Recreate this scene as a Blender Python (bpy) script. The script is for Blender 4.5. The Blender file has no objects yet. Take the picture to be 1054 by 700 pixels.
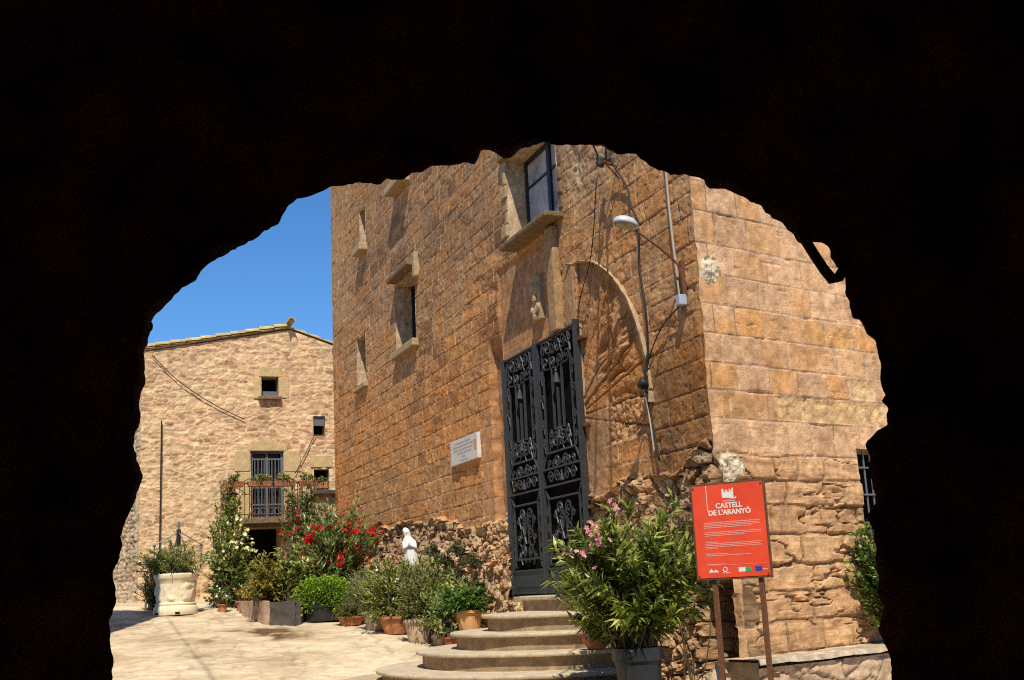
import bpy, math, random
import numpy as np
from mathutils import Vector, Matrix
R = math.radians
rng = np.random.default_rng(7)
random.seed(7)
scn = bpy.context.scene
col = scn.collection
# =====================================================================
# Eye level of the photographer is z = 0; the passage floor is at -1.6.
# =====================================================================

# ---------------------------------------------------------------- noise
def _h(ix, iy, seed):
    x = (ix.astype(np.int64) * 374761393 + iy.astype(np.int64) * 668265263 + seed * 974634777) & 0xFFFFFFFF
    x = ((x ^ (x >> 13)) * 1274126177) & 0xFFFFFFFF
    x = ((x ^ (x >> 16)) * 2246822519) & 0xFFFFFFFF
    return ((x ^ (x >> 15)) & 0xFFFFFF) / float(0xFFFFFF)
def vnoise(x, y, seed=0):
    ix = np.floor(x); iy = np.floor(y); fx = x - ix; fy = y - iy
    fx = fx*fx*(3-2*fx); fy = fy*fy*(3-2*fy)
    a = _h(ix, iy, seed); b = _h(ix+1, iy, seed); c = _h(ix, iy+1, seed); d = _h(ix+1, iy+1, seed)
    return (a*(1-fx)+b*fx)*(1-fy)+(c*(1-fx)+d*fx)*fy*1.0 - 0.0
def fbm(x, y, o=4, seed=0):
    s = 0; a = .5; t = 0
    for k in range(o):
        s = s + a*(vnoise(x*2**k+17.3*k, y*2**k-9.1*k, seed+k)*2-1); t += a; a *= .5
    return s/t
def sst(a, b, x):
    t = np.clip((x-a)/(b-a), 0, 1); return t*t*(3-2*t)
def voronoi(u, v, seed, jit=.85):
    iu = np.floor(u); iv = np.floor(v)
    f1 = np.full(u.shape, 9.); f2 = np.full(u.shape, 9.); idr = np.zeros(u.shape); idq = np.zeros(u.shape)
    for di in (-1, 0, 1):
        for dj in (-1, 0, 1):
            a = iu+di; b = iv+dj
            cx = a+.5+jit*(_h(a, b, seed)-.5); cy = b+.5+jit*(_h(a, b, seed+5)-.5)
            d = np.hypot(u-cx, v-cy)
            r = _h(a, b, seed+9); q = _h(a, b, seed+13)
            m = d < f1
            f2 = np.where(m, f1, np.minimum(f2, d))
            idr = np.where(m, r, idr); idq = np.where(m, q, idq)
            f1 = np.where(m, d, f1)
    return f1, f2, idr, idq
def palette(t, cols):
    cols = np.array(cols); xs = np.linspace(0, 1, len(cols))
    return np.stack([np.interp(t, xs, cols[:, k]) for k in range(3)], -1)

# ------------------------------------------------------------ materials
def nmat(name):
    m = bpy.data.materials.new(name); m.use_nodes = True
    nt = m.node_tree; nt.nodes.clear()
    out = nt.nodes.new('ShaderNodeOutputMaterial')
    return m, nt, out
def node(nt, t, **kw):
    n = nt.nodes.new(t)
    for k, v in kw.items():
        if k in n.inputs: n.inputs[k].default_value = v
        else: setattr(n, k, v)
    return n
def stone_mat(name, scale=9., var=(.62, 1.3), bump=.5, fine=70., rough=.92, tint=True, base=(.4, .3, .2), spots=.0):
    m, nt, out = nmat(name); L = nt.links
    tc = node(nt, 'ShaderNodeTexCoord')
    n1 = node(nt, 'ShaderNodeTexNoise', Scale=scale, Detail=8., Roughness=.65)
    n2 = node(nt, 'ShaderNodeTexNoise', Scale=fine, Detail=4., Roughness=.7)
    L.new(tc.outputs['Object'], n1.inputs['Vector']); L.new(tc.outputs['Object'], n2.inputs['Vector'])
    mr = node(nt, 'ShaderNodeMapRange'); mr.inputs['From Min'].default_value = .3; mr.inputs['From Max'].default_value = .7
    mr.inputs['To Min'].default_value = var[0]; mr.inputs['To Max'].default_value = var[1]
    L.new(n1.outputs['Fac'], mr.inputs['Value'])
    mr2 = node(nt, 'ShaderNodeMapRange'); mr2.inputs['From Min'].default_value = .3; mr2.inputs['From Max'].default_value = .7
    mr2.inputs['To Min'].default_value = .82; mr2.inputs['To Max'].default_value = 1.15
    L.new(n2.outputs['Fac'], mr2.inputs['Value'])
    mu = node(nt, 'ShaderNodeMath', operation='MULTIPLY'); L.new(mr.outputs[0], mu.inputs[0]); L.new(mr2.outputs[0], mu.inputs[1])
    if tint:
        at = node(nt, 'ShaderNodeAttribute', attribute_name='tint'); csock = at.outputs['Color']
    else:
        rgb = node(nt, 'ShaderNodeRGB'); rgb.outputs[0].default_value = (*base, 1); csock = rgb.outputs[0]
    vm = node(nt, 'ShaderNodeVectorMath', operation='SCALE'); L.new(csock, vm.inputs[0]); L.new(mu.outputs[0], vm.inputs['Scale'])
    b = node(nt, 'ShaderNodeBsdfPrincipled', Roughness=rough)
    b.inputs['Specular IOR Level'].default_value = .2
    L.new(vm.outputs[0], b.inputs['Base Color'])
    bp = node(nt, 'ShaderNodeBump', Strength=bump, Distance=.02)
    ad = node(nt, 'ShaderNodeMath', operation='ADD'); L.new(n1.outputs['Fac'], ad.inputs[0]); L.new(n2.outputs['Fac'], ad.inputs[1])
    L.new(ad.outputs[0], bp.inputs['Height']); L.new(bp.outputs[0], b.inputs['Normal'])
    L.new(b.outputs[0], out.inputs[0])
    return m
def plain(name, c, rough=.5, metal=0., var=.25, scale=14., bump=.15, spec=.4):
    m, nt, out = nmat(name); L = nt.links
    tc = node(nt, 'ShaderNodeTexCoord')
    n1 = node(nt, 'ShaderNodeTexNoise', Scale=scale, Detail=6., Roughness=.65); L.new(tc.outputs['Object'], n1.inputs['Vector'])
    cr = node(nt, 'ShaderNodeValToRGB')
    cr.color_ramp.elements[0].position = .3; cr.color_ramp.elements[1].position = .7
    cr.color_ramp.elements[0].color = (*[x*(1-var) for x in c], 1); cr.color_ramp.elements[1].color = (*[min(x*(1+var), 1) for x in c], 1)
    L.new(n1.outputs['Fac'], cr.inputs['Fac'])
    b = node(nt, 'ShaderNodeBsdfPrincipled', Roughness=rough, Metallic=metal); b.inputs['Specular IOR Level'].default_value = spec
    L.new(cr.outputs[0], b.inputs['Base Color'])
    bp = node(nt, 'ShaderNodeBump', Strength=bump, Distance=.01); L.new(n1.outputs['Fac'], bp.inputs['Height']); L.new(bp.outputs[0], b.inputs['Normal'])
    L.new(b.outputs[0], out.inputs[0]); return m
def leaf_mat(name, trans=.3, rough=.42):
    m, nt, out = nmat(name); L = nt.links
    at = node(nt, 'ShaderNodeAttribute', attribute_name='tint')
    b = node(nt, 'ShaderNodeBsdfPrincipled', Roughness=rough); b.inputs['Specular IOR Level'].default_value = .35
    L.new(at.outputs['Color'], b.inputs['Base Color'])
    t = node(nt, 'ShaderNodeBsdfTranslucent')
    vm = node(nt, 'ShaderNodeVectorMath', operation='MULTIPLY'); vm.inputs[1].default_value = (1.6, 1.7, .5)
    L.new(at.outputs['Color'], vm.inputs[0]); L.new(vm.outputs[0], t.inputs['Color'])
    mx = node(nt, 'ShaderNodeMixShader', Fac=trans); L.new(b.outputs[0], mx.inputs[1]); L.new(t.outputs[0], mx.inputs[2])
    L.new(mx.outputs[0], out.inputs[0]); return m
M = {}
M['castle'] = stone_mat('castle sandstone', 7., (.55, 1.35), .6, 75.)
M['house'] = stone_mat('house rubble stone', 7., (.66, 1.28), .7, 60.)
M['paving'] = stone_mat('pale paving', 2.2, (.78, 1.15), .3, 40.)
M['dress'] = stone_mat('dressed ochre stone', 8., (.75, 1.2), .3, 60., tint=False, base=(.60, .45, .23))
M['sill'] = stone_mat('weathered sill stone', 9., (.6, 1.25), .6, 60., tint=False, base=(.25, .16, .085))
M['band'] = stone_mat('sunlit band stone', 9., (.6, 1.25), .6, 60., tint=False, base=(.44, .27, .125))  # orange of the sunlit strips put into the stone colour
M['pale_sill'] = stone_mat('pale sill stone', 9., (.7, 1.2), .6, 60., tint=False, base=(.47, .34, .19))
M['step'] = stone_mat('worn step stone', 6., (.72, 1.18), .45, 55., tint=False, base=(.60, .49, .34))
M['riser'] = stone_mat('shaded grimy riser stone', 6., (.6, 1.25), .5, 55., tint=False, base=(.38, .27, .16))  # riser shade painted in as a darker tone, with some grime
M['tunnel'] = stone_mat('shade darkened passage stone', 2., (-.35, 1.7), .9, 30., tint=False, base=(.15, .042, .028))  # base colour darkened to deepen the shade inside the passage
M['outer'] = stone_mat('passage outer stone', 3., (.6, 1.3), .8, 30., tint=False, base=(.36, .25, .15))
M['boulder'] = stone_mat('pale boulder', 8., (.7, 1.2), .6, 50., tint=False, base=(.55, .42, .27))
M['iron'] = plain('wrought iron', (.050, .052, .055), .5, .35, .35, 30., .2)
M['grille'] = plain('grey painted iron', (.16, .18, .20), .5, .3, .25, 30., .1)
M['rust'] = plain('rusty iron', (.16, .065, .03), .75, .2, .4, 25., .25)
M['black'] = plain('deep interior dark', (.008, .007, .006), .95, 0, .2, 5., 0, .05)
M['wood'] = plain('dark timber', (.05, .03, .02), .7, 0, .4, 9., .2)
M['winframe'] = plain('dark window frame', (.018, .016, .016), .5, 0, .3, 20., .1)
M['curtain'] = plain('pale curtain behind pane', (.30, .31, .33), .35, 0, .25, 3., .0, .6)
M['terracotta'] = plain('terracotta', (.40, .165, .075), .85, 0, .45, 8., .3)
M['ochrepot'] = plain('ochre clay pot', (.62, .34, .13), .8, 0, .2, 9., .2)
M['redpot'] = plain('red glazed pot', (.33, .07, .04), .5, 0, .2, 9., .1)
M['whitestone'] = plain('cream cast stone', (.78, .68, .47), .8, 0, .14, 12., .35)
M['trough'] = plain('lichened pale trough stone', (.44, .34, .22), .9, 0, .6, 8., .5)
M['statue'] = plain('white plaster', (.80, .78, .74), .6, 0, .06, 10., .1)
M['plastic'] = plain('grey plastic bucket', (.022, .024, .027), .42, 0, .3, 6., .1)
M['marble'] = plain('white marble plaque', (.66, .63, .58), .4, 0, .08, 6., .05)
M['plaqueink'] = plain('faded grey lettering', (.30, .30, .31), .7, 0, .2, 40., 0)
M['stain'] = plain('brown stain', (.55, .38, .2), .7, 0, .15, 12., 0)
M['red'] = plain('red sign face', (.86, .085, .034), .36, 0, .15, 3.2, .03, .4)
M['white'] = plain('white lettering', (.86, .82, .78), .5, 0, .03, 10., 0)
M['faint'] = plain('faded small print', (.86, .52, .45), .5, 0, .03, 10., 0)
M['green'] = plain('logo green', (.06, .38, .12), .5, 0, .05, 10., 0)
M['blue'] = plain('logo blue', (.03, .06, .40), .5, 0, .05, 10., 0)
M['enamel'] = plain('white enamel lamp', (.60, .61, .63), .3, .1, .08, 10., .03)
M['bulb'] = plain('lamp glass', (.34, .29, .16), .25, 0, .2, 10., 0)
M['cable'] = plain('black cable', (.02, .018, .016), .6, 0, .3, 20., .05)
M['conduit'] = plain('pale grey conduit', (.42, .36, .29), .6, 0, .2, 20., .05)
M['bluegrey'] = plain('grey junction box', (.40, .45, .52), .5, 0, .1, 10., .05)
M['tile'] = stone_mat('lichened roof tile', 5., (.6, 1.3), .6, 40., tint=False, base=(.60, .46, .22))
M['brick'] = stone_mat('crumbling render', 6., (.55, 1.35), .7, 40., tint=False, base=(.46, .31, .21))
M['render'] = stone_mat('grey cement render', 6., (.7, 1.2), .5, 40., tint=False, base=(.10, .085, .075))
M['soil'] = plain('potting soil', (.03, .02, .013), .95, 0, .4, 20., .5, .05)
M['leaf'] = leaf_mat('leaf', .28, .30)
M['softleaf'] = leaf_mat('soft leaf', .35, .6)
M['petal'] = leaf_mat('petal', .12, .9)
M['petal'].node_tree.nodes['Principled BSDF'].inputs['Specular IOR Level'].default_value = .05
M['stem'] = plain('plant stem', (.10, .075, .04), .8, 0, .4, 20., .2)
M['straw'] = plain('dry straw stalks', (.36, .25, .12), .8, 0, .4, 20., .2)
# window glass: dark, mirror-like over a pale curtain
m, nt, out = nmat('window glass'); b = node(nt, 'ShaderNodeBsdfPrincipled', Roughness=.08)
b.inputs['Base Color'].default_value = (.015, .017, .02, 1); b.inputs['Specular IOR Level'].default_value = .6
nt.links.new(b.outputs[0], out.inputs[0]); M['glass'] = m

# ------------------------------------------------------- object helpers
WL = {}
def link(o, parent=None):
    col.objects.link(o)
    if parent is not None: o.parent = parent
def thing(name, label, cat, loc, group=None):
    o = bpy.data.objects.new(name, None); link(o); o.location = loc; o.empty_display_size = .2
    o['label'] = label; o['category'] = cat
    if group: o['group'] = group
    WL[o] = np.array(loc, float); return o
def tag(o, label, cat, group=None):
    o['label'] = label; o['category'] = cat
    if group: o['group'] = group
    return o
def mesh_obj(name, V, F, mat, parent=None, tint=None, smooth=False, mats=None, midx=None, origin=None):
    """V world coords (n,3); F list of (k,3) / (k,4) int arrays."""
    V = np.asarray(V, float)
    if parent is not None: o0 = WL[parent]
    elif origin is not None: o0 = np.array(origin, float)
    else: o0 = np.array([V[:, 0].mean(), V[:, 1].mean(), V[:, 2].min()])
    me = bpy.data.meshes.new(name)
    if not isinstance(F, list): F = [F]
    F = [np.asarray(f, np.int32) for f in F if len(f)]
    nl = sum(f.size for f in F); nf = sum(len(f) for f in F)
    me.vertices.add(len(V)); me.vertices.foreach_set('co', (V-o0).ravel())
    me.loops.add(nl); me.polygons.add(nf)
    me.loops.foreach_set('vertex_index', np.concatenate([f.ravel() for f in F]))
    tot = np.concatenate([np.full(len(f), f.shape[1], np.int32) for f in F])
    st = np.concatenate([[0], np.cumsum(tot)[:-1]]).astype(np.int32)
    me.polygons.foreach_set('loop_start', st); me.polygons.foreach_set('loop_total', tot)
    if midx is not None: me.polygons.foreach_set('material_index', np.asarray(midx, np.int32))
    me.polygons.foreach_set('use_smooth', np.full(nf, bool(smooth)))
    if mats: [me.materials.append(x) for x in mats]
    else: me.materials.append(mat)
    me.update(calc_edges=True); me.validate()
    if tint is not None:
        a = me.attributes.new('tint', 'FLOAT_COLOR', 'POINT')
        c = np.ones((len(V), 4)); c[:, :3] = tint; a.data.foreach_set('color', c.ravel())
    o = bpy.data.objects.new(name, me); link(o, parent)
    if parent is None: o.location = o0; WL[o] = o0
    else: WL[o] = o0
    return o
class MB:
    def __init__(s): s.V = []; s.T = []; s.Q = []; s.n = 0
    def add(s, V, T=(), Q=()):
        V = np.asarray(V, float); s.V.append(V)
        if len(T): s.T.append(np.asarray(T)+s.n)
        if len(Q): s.Q.append(np.asarray(Q)+s.n)
        s.n += len(V); return s
    def hexa(s, v8):
        return s.add(v8, Q=[(0,3,2,1),(4,5,6,7),(0,1,5,4),(1,2,6,5),(2,3,7,6),(3,0,4,7)])
    def rough(s, v8, res=.04, amp=.02, seed=1, fr=6.):
        v8 = np.array(v8, float)
        for f in [(0,3,2,1),(4,5,6,7),(0,1,5,4),(1,2,6,5),(2,3,7,6),(3,0,4,7)]:
            a, b, c, d = v8[list(f)]
            nu = max(2, int(np.linalg.norm(b-a)/res)+2); nw = max(2, int(np.linalg.norm(d-a)/res)+2)
            tu, tw = np.meshgrid(np.linspace(0, 1, nu), np.linspace(0, 1, nw)); tu = tu[..., None]; tw = tw[..., None]
            P = (a*(1-tu)+b*tu)*(1-tw)+(d*(1-tu)+c*tu)*tw
            q = P.copy()
            for k in range(3): P[..., k] += amp*fbm(q[..., 0]*fr+q[..., 2]*fr*.7+k*9, q[..., 1]*fr-q[..., 2]*fr*.8+k*5, 4, seed+k)
            s.add(P.reshape(-1, 3), Q=grid_faces(nu, nw))
        return s
    def box(s, x0, x1, y0, y1, z0, z1):
        return s.hexa([(x0,y0,z0),(x1,y0,z0),(x1,y1,z0),(x0,y1,z0),(x0,y0,z1),(x1,y0,z1),(x1,y1,z1),(x0,y1,z1)])
    def wbox(s, W, s0, s1, z0, z1, o0, o1):
        return s.hexa([W.P(s0,o0,z0),W.P(s1,o0,z0),W.P(s1,o1,z0),W.P(s0,o1,z0),W.P(s0,o0,z1),W.P(s1,o0,z1),W.P(s1,o1,z1),W.P(s0,o1,z1)])
    def tube(s, pts, r, n=6, cap=True):
        pts = np.asarray(pts, float); k = len(pts); r = np.broadcast_to(np.asarray(r, float), (k,))
        t = np.gradient(pts, axis=0); t /= np.linalg.norm(t, axis=1)[:, None]+1e-9
        up = np.array([0, 0, 1.]) if abs(t[0, 2]) < .9 else np.array([1., 0, 0])
        a = np.cross(t[0], up); a /= np.linalg.norm(a)
        rings = []
        for i in range(k):
            a = a-t[i]*np.dot(a, t[i]); a /= np.linalg.norm(a)+1e-9; b = np.cross(t[i], a)
            th = np.linspace(0, 2*np.pi, n, endpoint=False)
            rings.append(pts[i]+r[i]*(np.cos(th)[:, None]*a+np.sin(th)[:, None]*b))
        V = np.concatenate(rings); Q = []
        for i in range(k-1):
            for j in range(n):
                Q.append((i*n+j, i*n+(j+1) % n, (i+1)*n+(j+1) % n, (i+1)*n+j))
        T = []
        if cap:
            for j in range(1, n-1):
                T.append((0, j+1, j)); o = (k-1)*n; T.append((o, o+j, o+j+1))
        return s.add(V, T, Q)
    def lathe(s, c, prof, n=32, fn=None):
        c = np.asarray(c, float); th = np.linspace(0, 2*np.pi, n, endpoint=False); V = []
        for (r, z) in prof:
            V += [(c[0]+r*np.cos(a), c[1]+r*np.sin(a), c[2]+z) for a in th]
        V = np.array(V); Q = []
        for i in range(len(prof)-1):
            for j in range(n): Q.append((i*n+j, i*n+(j+1) % n, (i+1)*n+(j+1) % n, (i+1)*n+j))
        return s.add(V, Q=Q)
    def blob(s, c, r, n=10, jit=.12, seed=1):
        c = np.asarray(c, float); r = np.broadcast_to(np.asarray(r, float), (3,)); V = []; m = 2*n
        for i in range(n+1):
            ph = np.pi*i/n
            for j in range(m):
                th = 2*np.pi*j/m
                d = np.array([np.sin(ph)*np.cos(th), np.sin(ph)*np.sin(th), np.cos(ph)])
                k = 1+jit*float(fbm(np.array([d[0]*1.7+d[2]+seed*3.1]), np.array([d[1]*1.7-d[2]*.6+seed*7.7]), 3, seed)[0])
                V.append(c+d*r*k)
        Q = [(i*m+j, (i+1)*m+j, (i+1)*m+(j+1) % m, i*m+(j+1) % m) for i in range(n) for j in range(m)]
        return s.add(V, Q=Q)
    def prism(s, poly, z0, z1):
        poly = np.asarray(poly, float); n = len(poly)
        V = [(p[0], p[1], z0) for p in poly]+[(p[0], p[1], z1) for p in poly]
        c = poly.mean(0); V += [(c[0], c[1], z0), (c[0], c[1], z1)]
        Q = [(i, (i+1) % n, n+(i+1) % n, n+i) for i in range(n)]
        T = [(2*n, (i+1) % n, i) for i in range(n)]+[(2*n+1, n+i, n+(i+1) % n) for i in range(n)]
        return s.add(V, T, Q)
    def build(s, name, mat, parent=None, smooth=False, bevel=0., origin=None, tint=None):
        V = np.concatenate(s.V); F = []
        if s.T: F.append(np.concatenate(s.T))
        if s.Q: F.append(np.concatenate(s.Q))
        if tint is not None: tint = np.broadcast_to(np.asarray(tint, float), (len(V), 3))
        o = mesh_obj(name, V, F, mat, parent, smooth=smooth, origin=origin, tint=tint)
        if bevel:
            b = o.modifiers.new('Bevel', 'BEVEL'); b.width = bevel; b.segments = 2; b.limit_method = 'ANGLE'
        return o
class Wall:
    def __init__(s, O, d, n): s.O = np.array(O, float); s.d = np.array(d, float); s.n = np.array(n, float)
    def P(s, u, o, z): return s.O+s.d*u+s.n*o+np.array([0, 0, z])
def grid_faces(nu, nv, keep=None):
    i = np.arange(nv-1)[:, None]*nu+np.arange(nu-1)[None, :]
    q = np.stack([i, i+1, i+1+nu, i+nu], -1)
    if keep is not None: q = q[keep]
    return q.reshape(-1, 4)
def wall_mesh(name, W, us, vs, H, tint, mat, parent, holes=None, extra=None, flip=False):
    U, V = np.meshgrid(us, vs)
    P = W.O+U[..., None]*W.d+H[..., None]*W.n; P[..., 2] += V
    if extra is not None: P = P+extra
    keep = None
    if holes is not None:
        uc = (U[:-1, :-1]+U[1:, 1:])/2; vc = (V[:-1, :-1]+V[1:, 1:])/2
        keep = ~holes(uc, vc)
    F = grid_faces(len(us), len(vs), keep)
    if flip: F = F[:, ::-1]
    return mesh_obj(name, P.reshape(-1, 3), F, mat, parent, tint=tint.reshape(-1, 3), smooth=True)

# ------------------------------------------------------ masonry patterns
def ashlar(U, V, bounds, wmin, wmax, seed, jw=.018, warp=.014):
    r = np.random.default_rng(seed)
    u = U+warp*fbm(U*1.9, V*1.9, 3, seed)+.5*warp*fbm(U*9, V*9, 2, seed+3)
    v = V+warp*fbm(U*1.1+9, V*2.3, 3, seed+1)+.5*warp*fbm(U*8, V*8+4, 2, seed+4)
    ci = np.clip(np.searchsorted(bounds, v)-1, 0, len(bounds)-2)
    b = np.array(bounds); dv = np.minimum(v-b[ci], b[ci+1]-v)
    du = np.zeros_like(u); bid = np.zeros_like(u); off = np.zeros_like(u)
    for c in range(len(bounds)-1):
        m = ci == c
        if not m.any(): continue
        e = [U.min()-1-r.uniform(0, wmax)]
        while e[-1] < U.max()+1: e.append(e[-1]+r.uniform(wmin, wmax))
        e = np.array(e); k = np.clip(np.searchsorted(e, u[m])-1, 0, len(e)-2)
        du[m] = np.minimum(u[m]-e[k], e[k+1]-u[m])
        rv = r.random(len(e)); bid[m] = rv[k]; ov = r.random(len(e)); off[m] = ov[k]
    d = np.minimum(dv, du)
    return d, sst(jw*.35, jw*1.6, d), bid, off
def rubble(U, V, sx, sz, seed, warp=.25):
    u = U/sx+warp*fbm(U*3, V*3, 3, seed); v = V/sz+warp*fbm(U*3+5, V*3-7, 3, seed+2)
    f1, f2, r, q = voronoi(u, v, seed)
    return f2-f1, r, q

# =================================================================== WORLD
w = bpy.data.worlds.new('World'); scn.world = w; w.use_nodes = True
nt = w.node_tree; bg = nt.nodes['Background']
sky = nt.nodes.new('ShaderNodeTexSky'); sky.sky_type = 'NISHITA'; sky.sun_disc = False
EL = R(55.0); h = np.array([.0, 1.])
sky.sun_elevation = EL; sky.sun_rotation = math.pi
sky.altitude = 600; sky.air_density = 1.0; sky.dust_density = .0; sky.ozone_density = 8.0
hs = nt.nodes.new('ShaderNodeHueSaturation'); hs.inputs['Saturation'].default_value = 1.15
nt.links.new(sky.outputs[0], hs.inputs['Color']); nt.links.new(hs.outputs[0], bg.inputs[0]); bg.inputs[1].default_value = .15
sd = bpy.data.lights.new('Sun', 'SUN'); sd.energy = 5.0; sd.angle = R(.5); sd.color = (1, .93, .79)
so = bpy.data.objects.new('Sun', sd); link(so)
dv = Vector((h[0]*math.cos(EL), h[1]*math.cos(EL), -math.sin(EL)))
so.rotation_euler = dv.to_track_quat('-Z', 'Y').to_euler(); so.location = (3, -10, 20)

# ================================================================== CAMERA
F_, PT, RO = 1184., math.atan(255/1184.), .05
cd = bpy.data.cameras.new('Camera'); cam = bpy.data.objects.new('Camera', cd); link(cam); scn.camera = cam
cd.sensor_width = 36; cd.lens = F_/1054*36; cd.clip_start = .05; cd.clip_end = 2000
up0 = Vector((0, -math.sin(PT), math.cos(PT))); rt0 = Vector((1, 0, 0)); fw = Vector((0, math.cos(PT), math.sin(PT)))
rt = rt0*math.cos(RO)-up0*math.sin(RO); up = rt0*math.sin(RO)+up0*math.cos(RO)
mm = Matrix.Identity(4)
for i in range(3): mm[i][0] = rt[i]; mm[i][1] = up[i]; mm[i][2] = -fw[i]
cam.matrix_world = mm
scn.view_settings.view_transform = 'Standard'; scn.view_settings.look = 'None'; scn.view_settings.exposure = 0
scn.cycles.filter_width = 1.1; scn.cycles.use_denoising = False

# ================================================================== GROUND
def gz(x, y):
    yy = np.minimum(y, 30.); xx = np.clip(x, -12, 6)
    return np.maximum(-1.6, -2.36+.08*yy-.03*xx-.11*np.exp(-(((x+1.5)/2.0)**2+((y-14.3)/2.2)**2)))
gx = np.concatenate([[-900, -300, -80, -30, -18], np.arange(-13, 6, .04), [8, 14, 30, 90, 300, 900]])
gy = np.concatenate([[-900, -300, -80, -20, -8], np.arange(-5, 11, .25), np.arange(11, 31, .045), [34, 45, 90, 300, 900]])
GX, GY = np.meshgrid(gx, gy)
f1, f2, r1, r2 = voronoi(GX/.9+.3*fbm(GX*1.5, GY*1.5, 3, 71), GY/.7+.3*fbm(GX*1.5+8, GY*1.5, 3, 72), 73)
crk = sst(.0, .07, f2-f1)
n = fbm(GX*.8, GY*.8, 5, 75)
lines = np.abs(fbm(GX*.9+.3*GY, GY*.35, 4, 76)); crk2 = sst(.0, .035, lines)
Z = gz(GX, GY)+.018*(crk-1)+.012*(crk2-1)+.03*n+.008*fbm(GX*5, GY*5, 3, 77)+.03*(r1-.5)*crk
near = (np.abs(GX) < 20) & (np.abs(GY) < 40)
Z = np.where(near, Z, gz(GX, GY))
t = palette(np.clip(.5+.6*n+.45*(r2-.5)+.3*fbm(GX*4, GY*6, 3, 78), 0, 1), [(.46, .33, .20), (.65, .51, .33), (.76, .63, .44)])*(.74+.26*crk)[..., None]*(.70+.30*crk2)[..., None]*(1+.18*fbm(GX*11, GY*11, 2, 74))[..., None]
ln = np.abs((GX+6.9)*(-7.08)-(GY-22.96)*2.68)/7.57; t = t*(1-.38*sst(.045, .012, ln+.03*fbm(GY*1.5, GX, 2, 80))*(GY < 24)*(GY > 14))[..., None]     # old straight joint
wet = np.clip(2.6*np.exp(-(((GX+4.75)/.62)**2+((GY-20.5)/.9)**2)), 0, 1)*sst(-.15, .2, fbm(GX*2.2, GY*1.6, 4, 79))   # water stain by the planter
t = t*(1-np.clip(wet, 0, 1)[..., None]*np.array([.74, .82, .88]))
g = mesh_obj('ground', np.stack([GX, GY, Z], -1).reshape(-1, 3), grid_faces(len(gx), len(gy)), M['paving'], tint=t.reshape(-1, 3), smooth=True, origin=(0, 0, 0))
g['kind'] = 'structure'

# ================================================================== CASTLE
aL, aR = R(-22), R(53)
dL = np.array([math.sin(aL), math.cos(aL), 0]); nL = np.array([-dL[1], dL[0], 0])
dR = np.array([math.sin(aR), math.cos(aR), 0]); nR = np.array([dR[1], -dR[0], 0])
C0 = np.array([2.078, 12.223, 0])
WL_, WR_ = Wall(C0, dL, nL), Wall(C0, dR, nR)
castle = thing('stone_castle', 'tall reddish sandstone castle with arched portal and high windows, filling the middle', 'castle', (C0[0], C0[1], -1.3))
TOP = 13.0
# ---- left face
us = np.concatenate([np.arange(0, .12, .012), np.arange(.12, 7.2, .0165), np.arange(7.2, 11, .022), np.arange(11, 17.72, .03), [17.75]])
vs = np.concatenate([np.arange(-1.8, 5.6, .0165), np.arange(5.6, 10.8, .028), np.arange(10.8, TOP+.1, .12)])
U, V = np.meshgrid(us, vs)
rb = np.random.default_rng(3); bnd = [-2.]
while bnd[-1] < TOP+.5: bnd.append(bnd[-1]+rb.uniform(.22, .33))
d, j, bid, bof = ashlar(U, V, bnd, .30, .80, 11, .011, .016)
ero = np.clip(fbm(U*1.3, V*3.2, 5, 21)-.12, 0, 1)*1.6
pit = np.clip(fbm(U*14, V*14, 3, 23)-.15, 0, 1)
soft = np.clip(.5+fbm(U*.35, V*.5, 3, 31), 0, 1)
chip = sst(.03, .0, d)*np.clip(fbm(U*5, V*5, 4, 24)-.2, 0, 1)
H = j*.008+(bof-.5)*.010*j-pit*.022*(.3+bof)-ero*.020-.05*chip+.004*fbm(U*26, V*30, 2, 25)+.005*fbm(U*4, V*12, 4, 26)
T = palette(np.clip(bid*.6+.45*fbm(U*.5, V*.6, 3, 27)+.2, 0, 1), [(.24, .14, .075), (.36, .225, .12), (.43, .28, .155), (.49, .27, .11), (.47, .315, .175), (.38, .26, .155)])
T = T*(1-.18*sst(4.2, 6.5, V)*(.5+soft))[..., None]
mort = (1-j)
mn = np.clip(.5+1.1*fbm(U*1.7, V*1.7, 3, 32), 0, 1)
T = T*(1-mort[..., None])+mort[..., None]*(np.array([.50, .38, .25])*mn[..., None]+np.array([.13, .085, .05])*(1-mn)[..., None]*1.6)
# darker, ochre-stained quoins low near the corner
dk = sst(3.1, 2.3, V)*sst(1.7, .9, U)*sst(1.0, 1.3, V)
T = T*(1-.42*dk)[..., None]; och = dk*np.clip(fbm(U*2.2, V*3, 3, 33)*2-.25, 0, 1)
T = T*(1-och[..., None]*.8)+och[..., None]*.8*np.array([.45, .25, .07])
# pale loose mortar high above the arch
hi = sst(4.7, 5.3, V)*sst(3.4, 2.8, U)*np.clip(.5+fbm(U*2, V*2, 3, 35), 0, 1)
T = T*(1-hi[..., None]*.6)+hi[..., None]*.6*np.array([.50, .42, .28]); H = H-hi*.03*(1+fbm(U*9, V*9, 2, 36))
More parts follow.
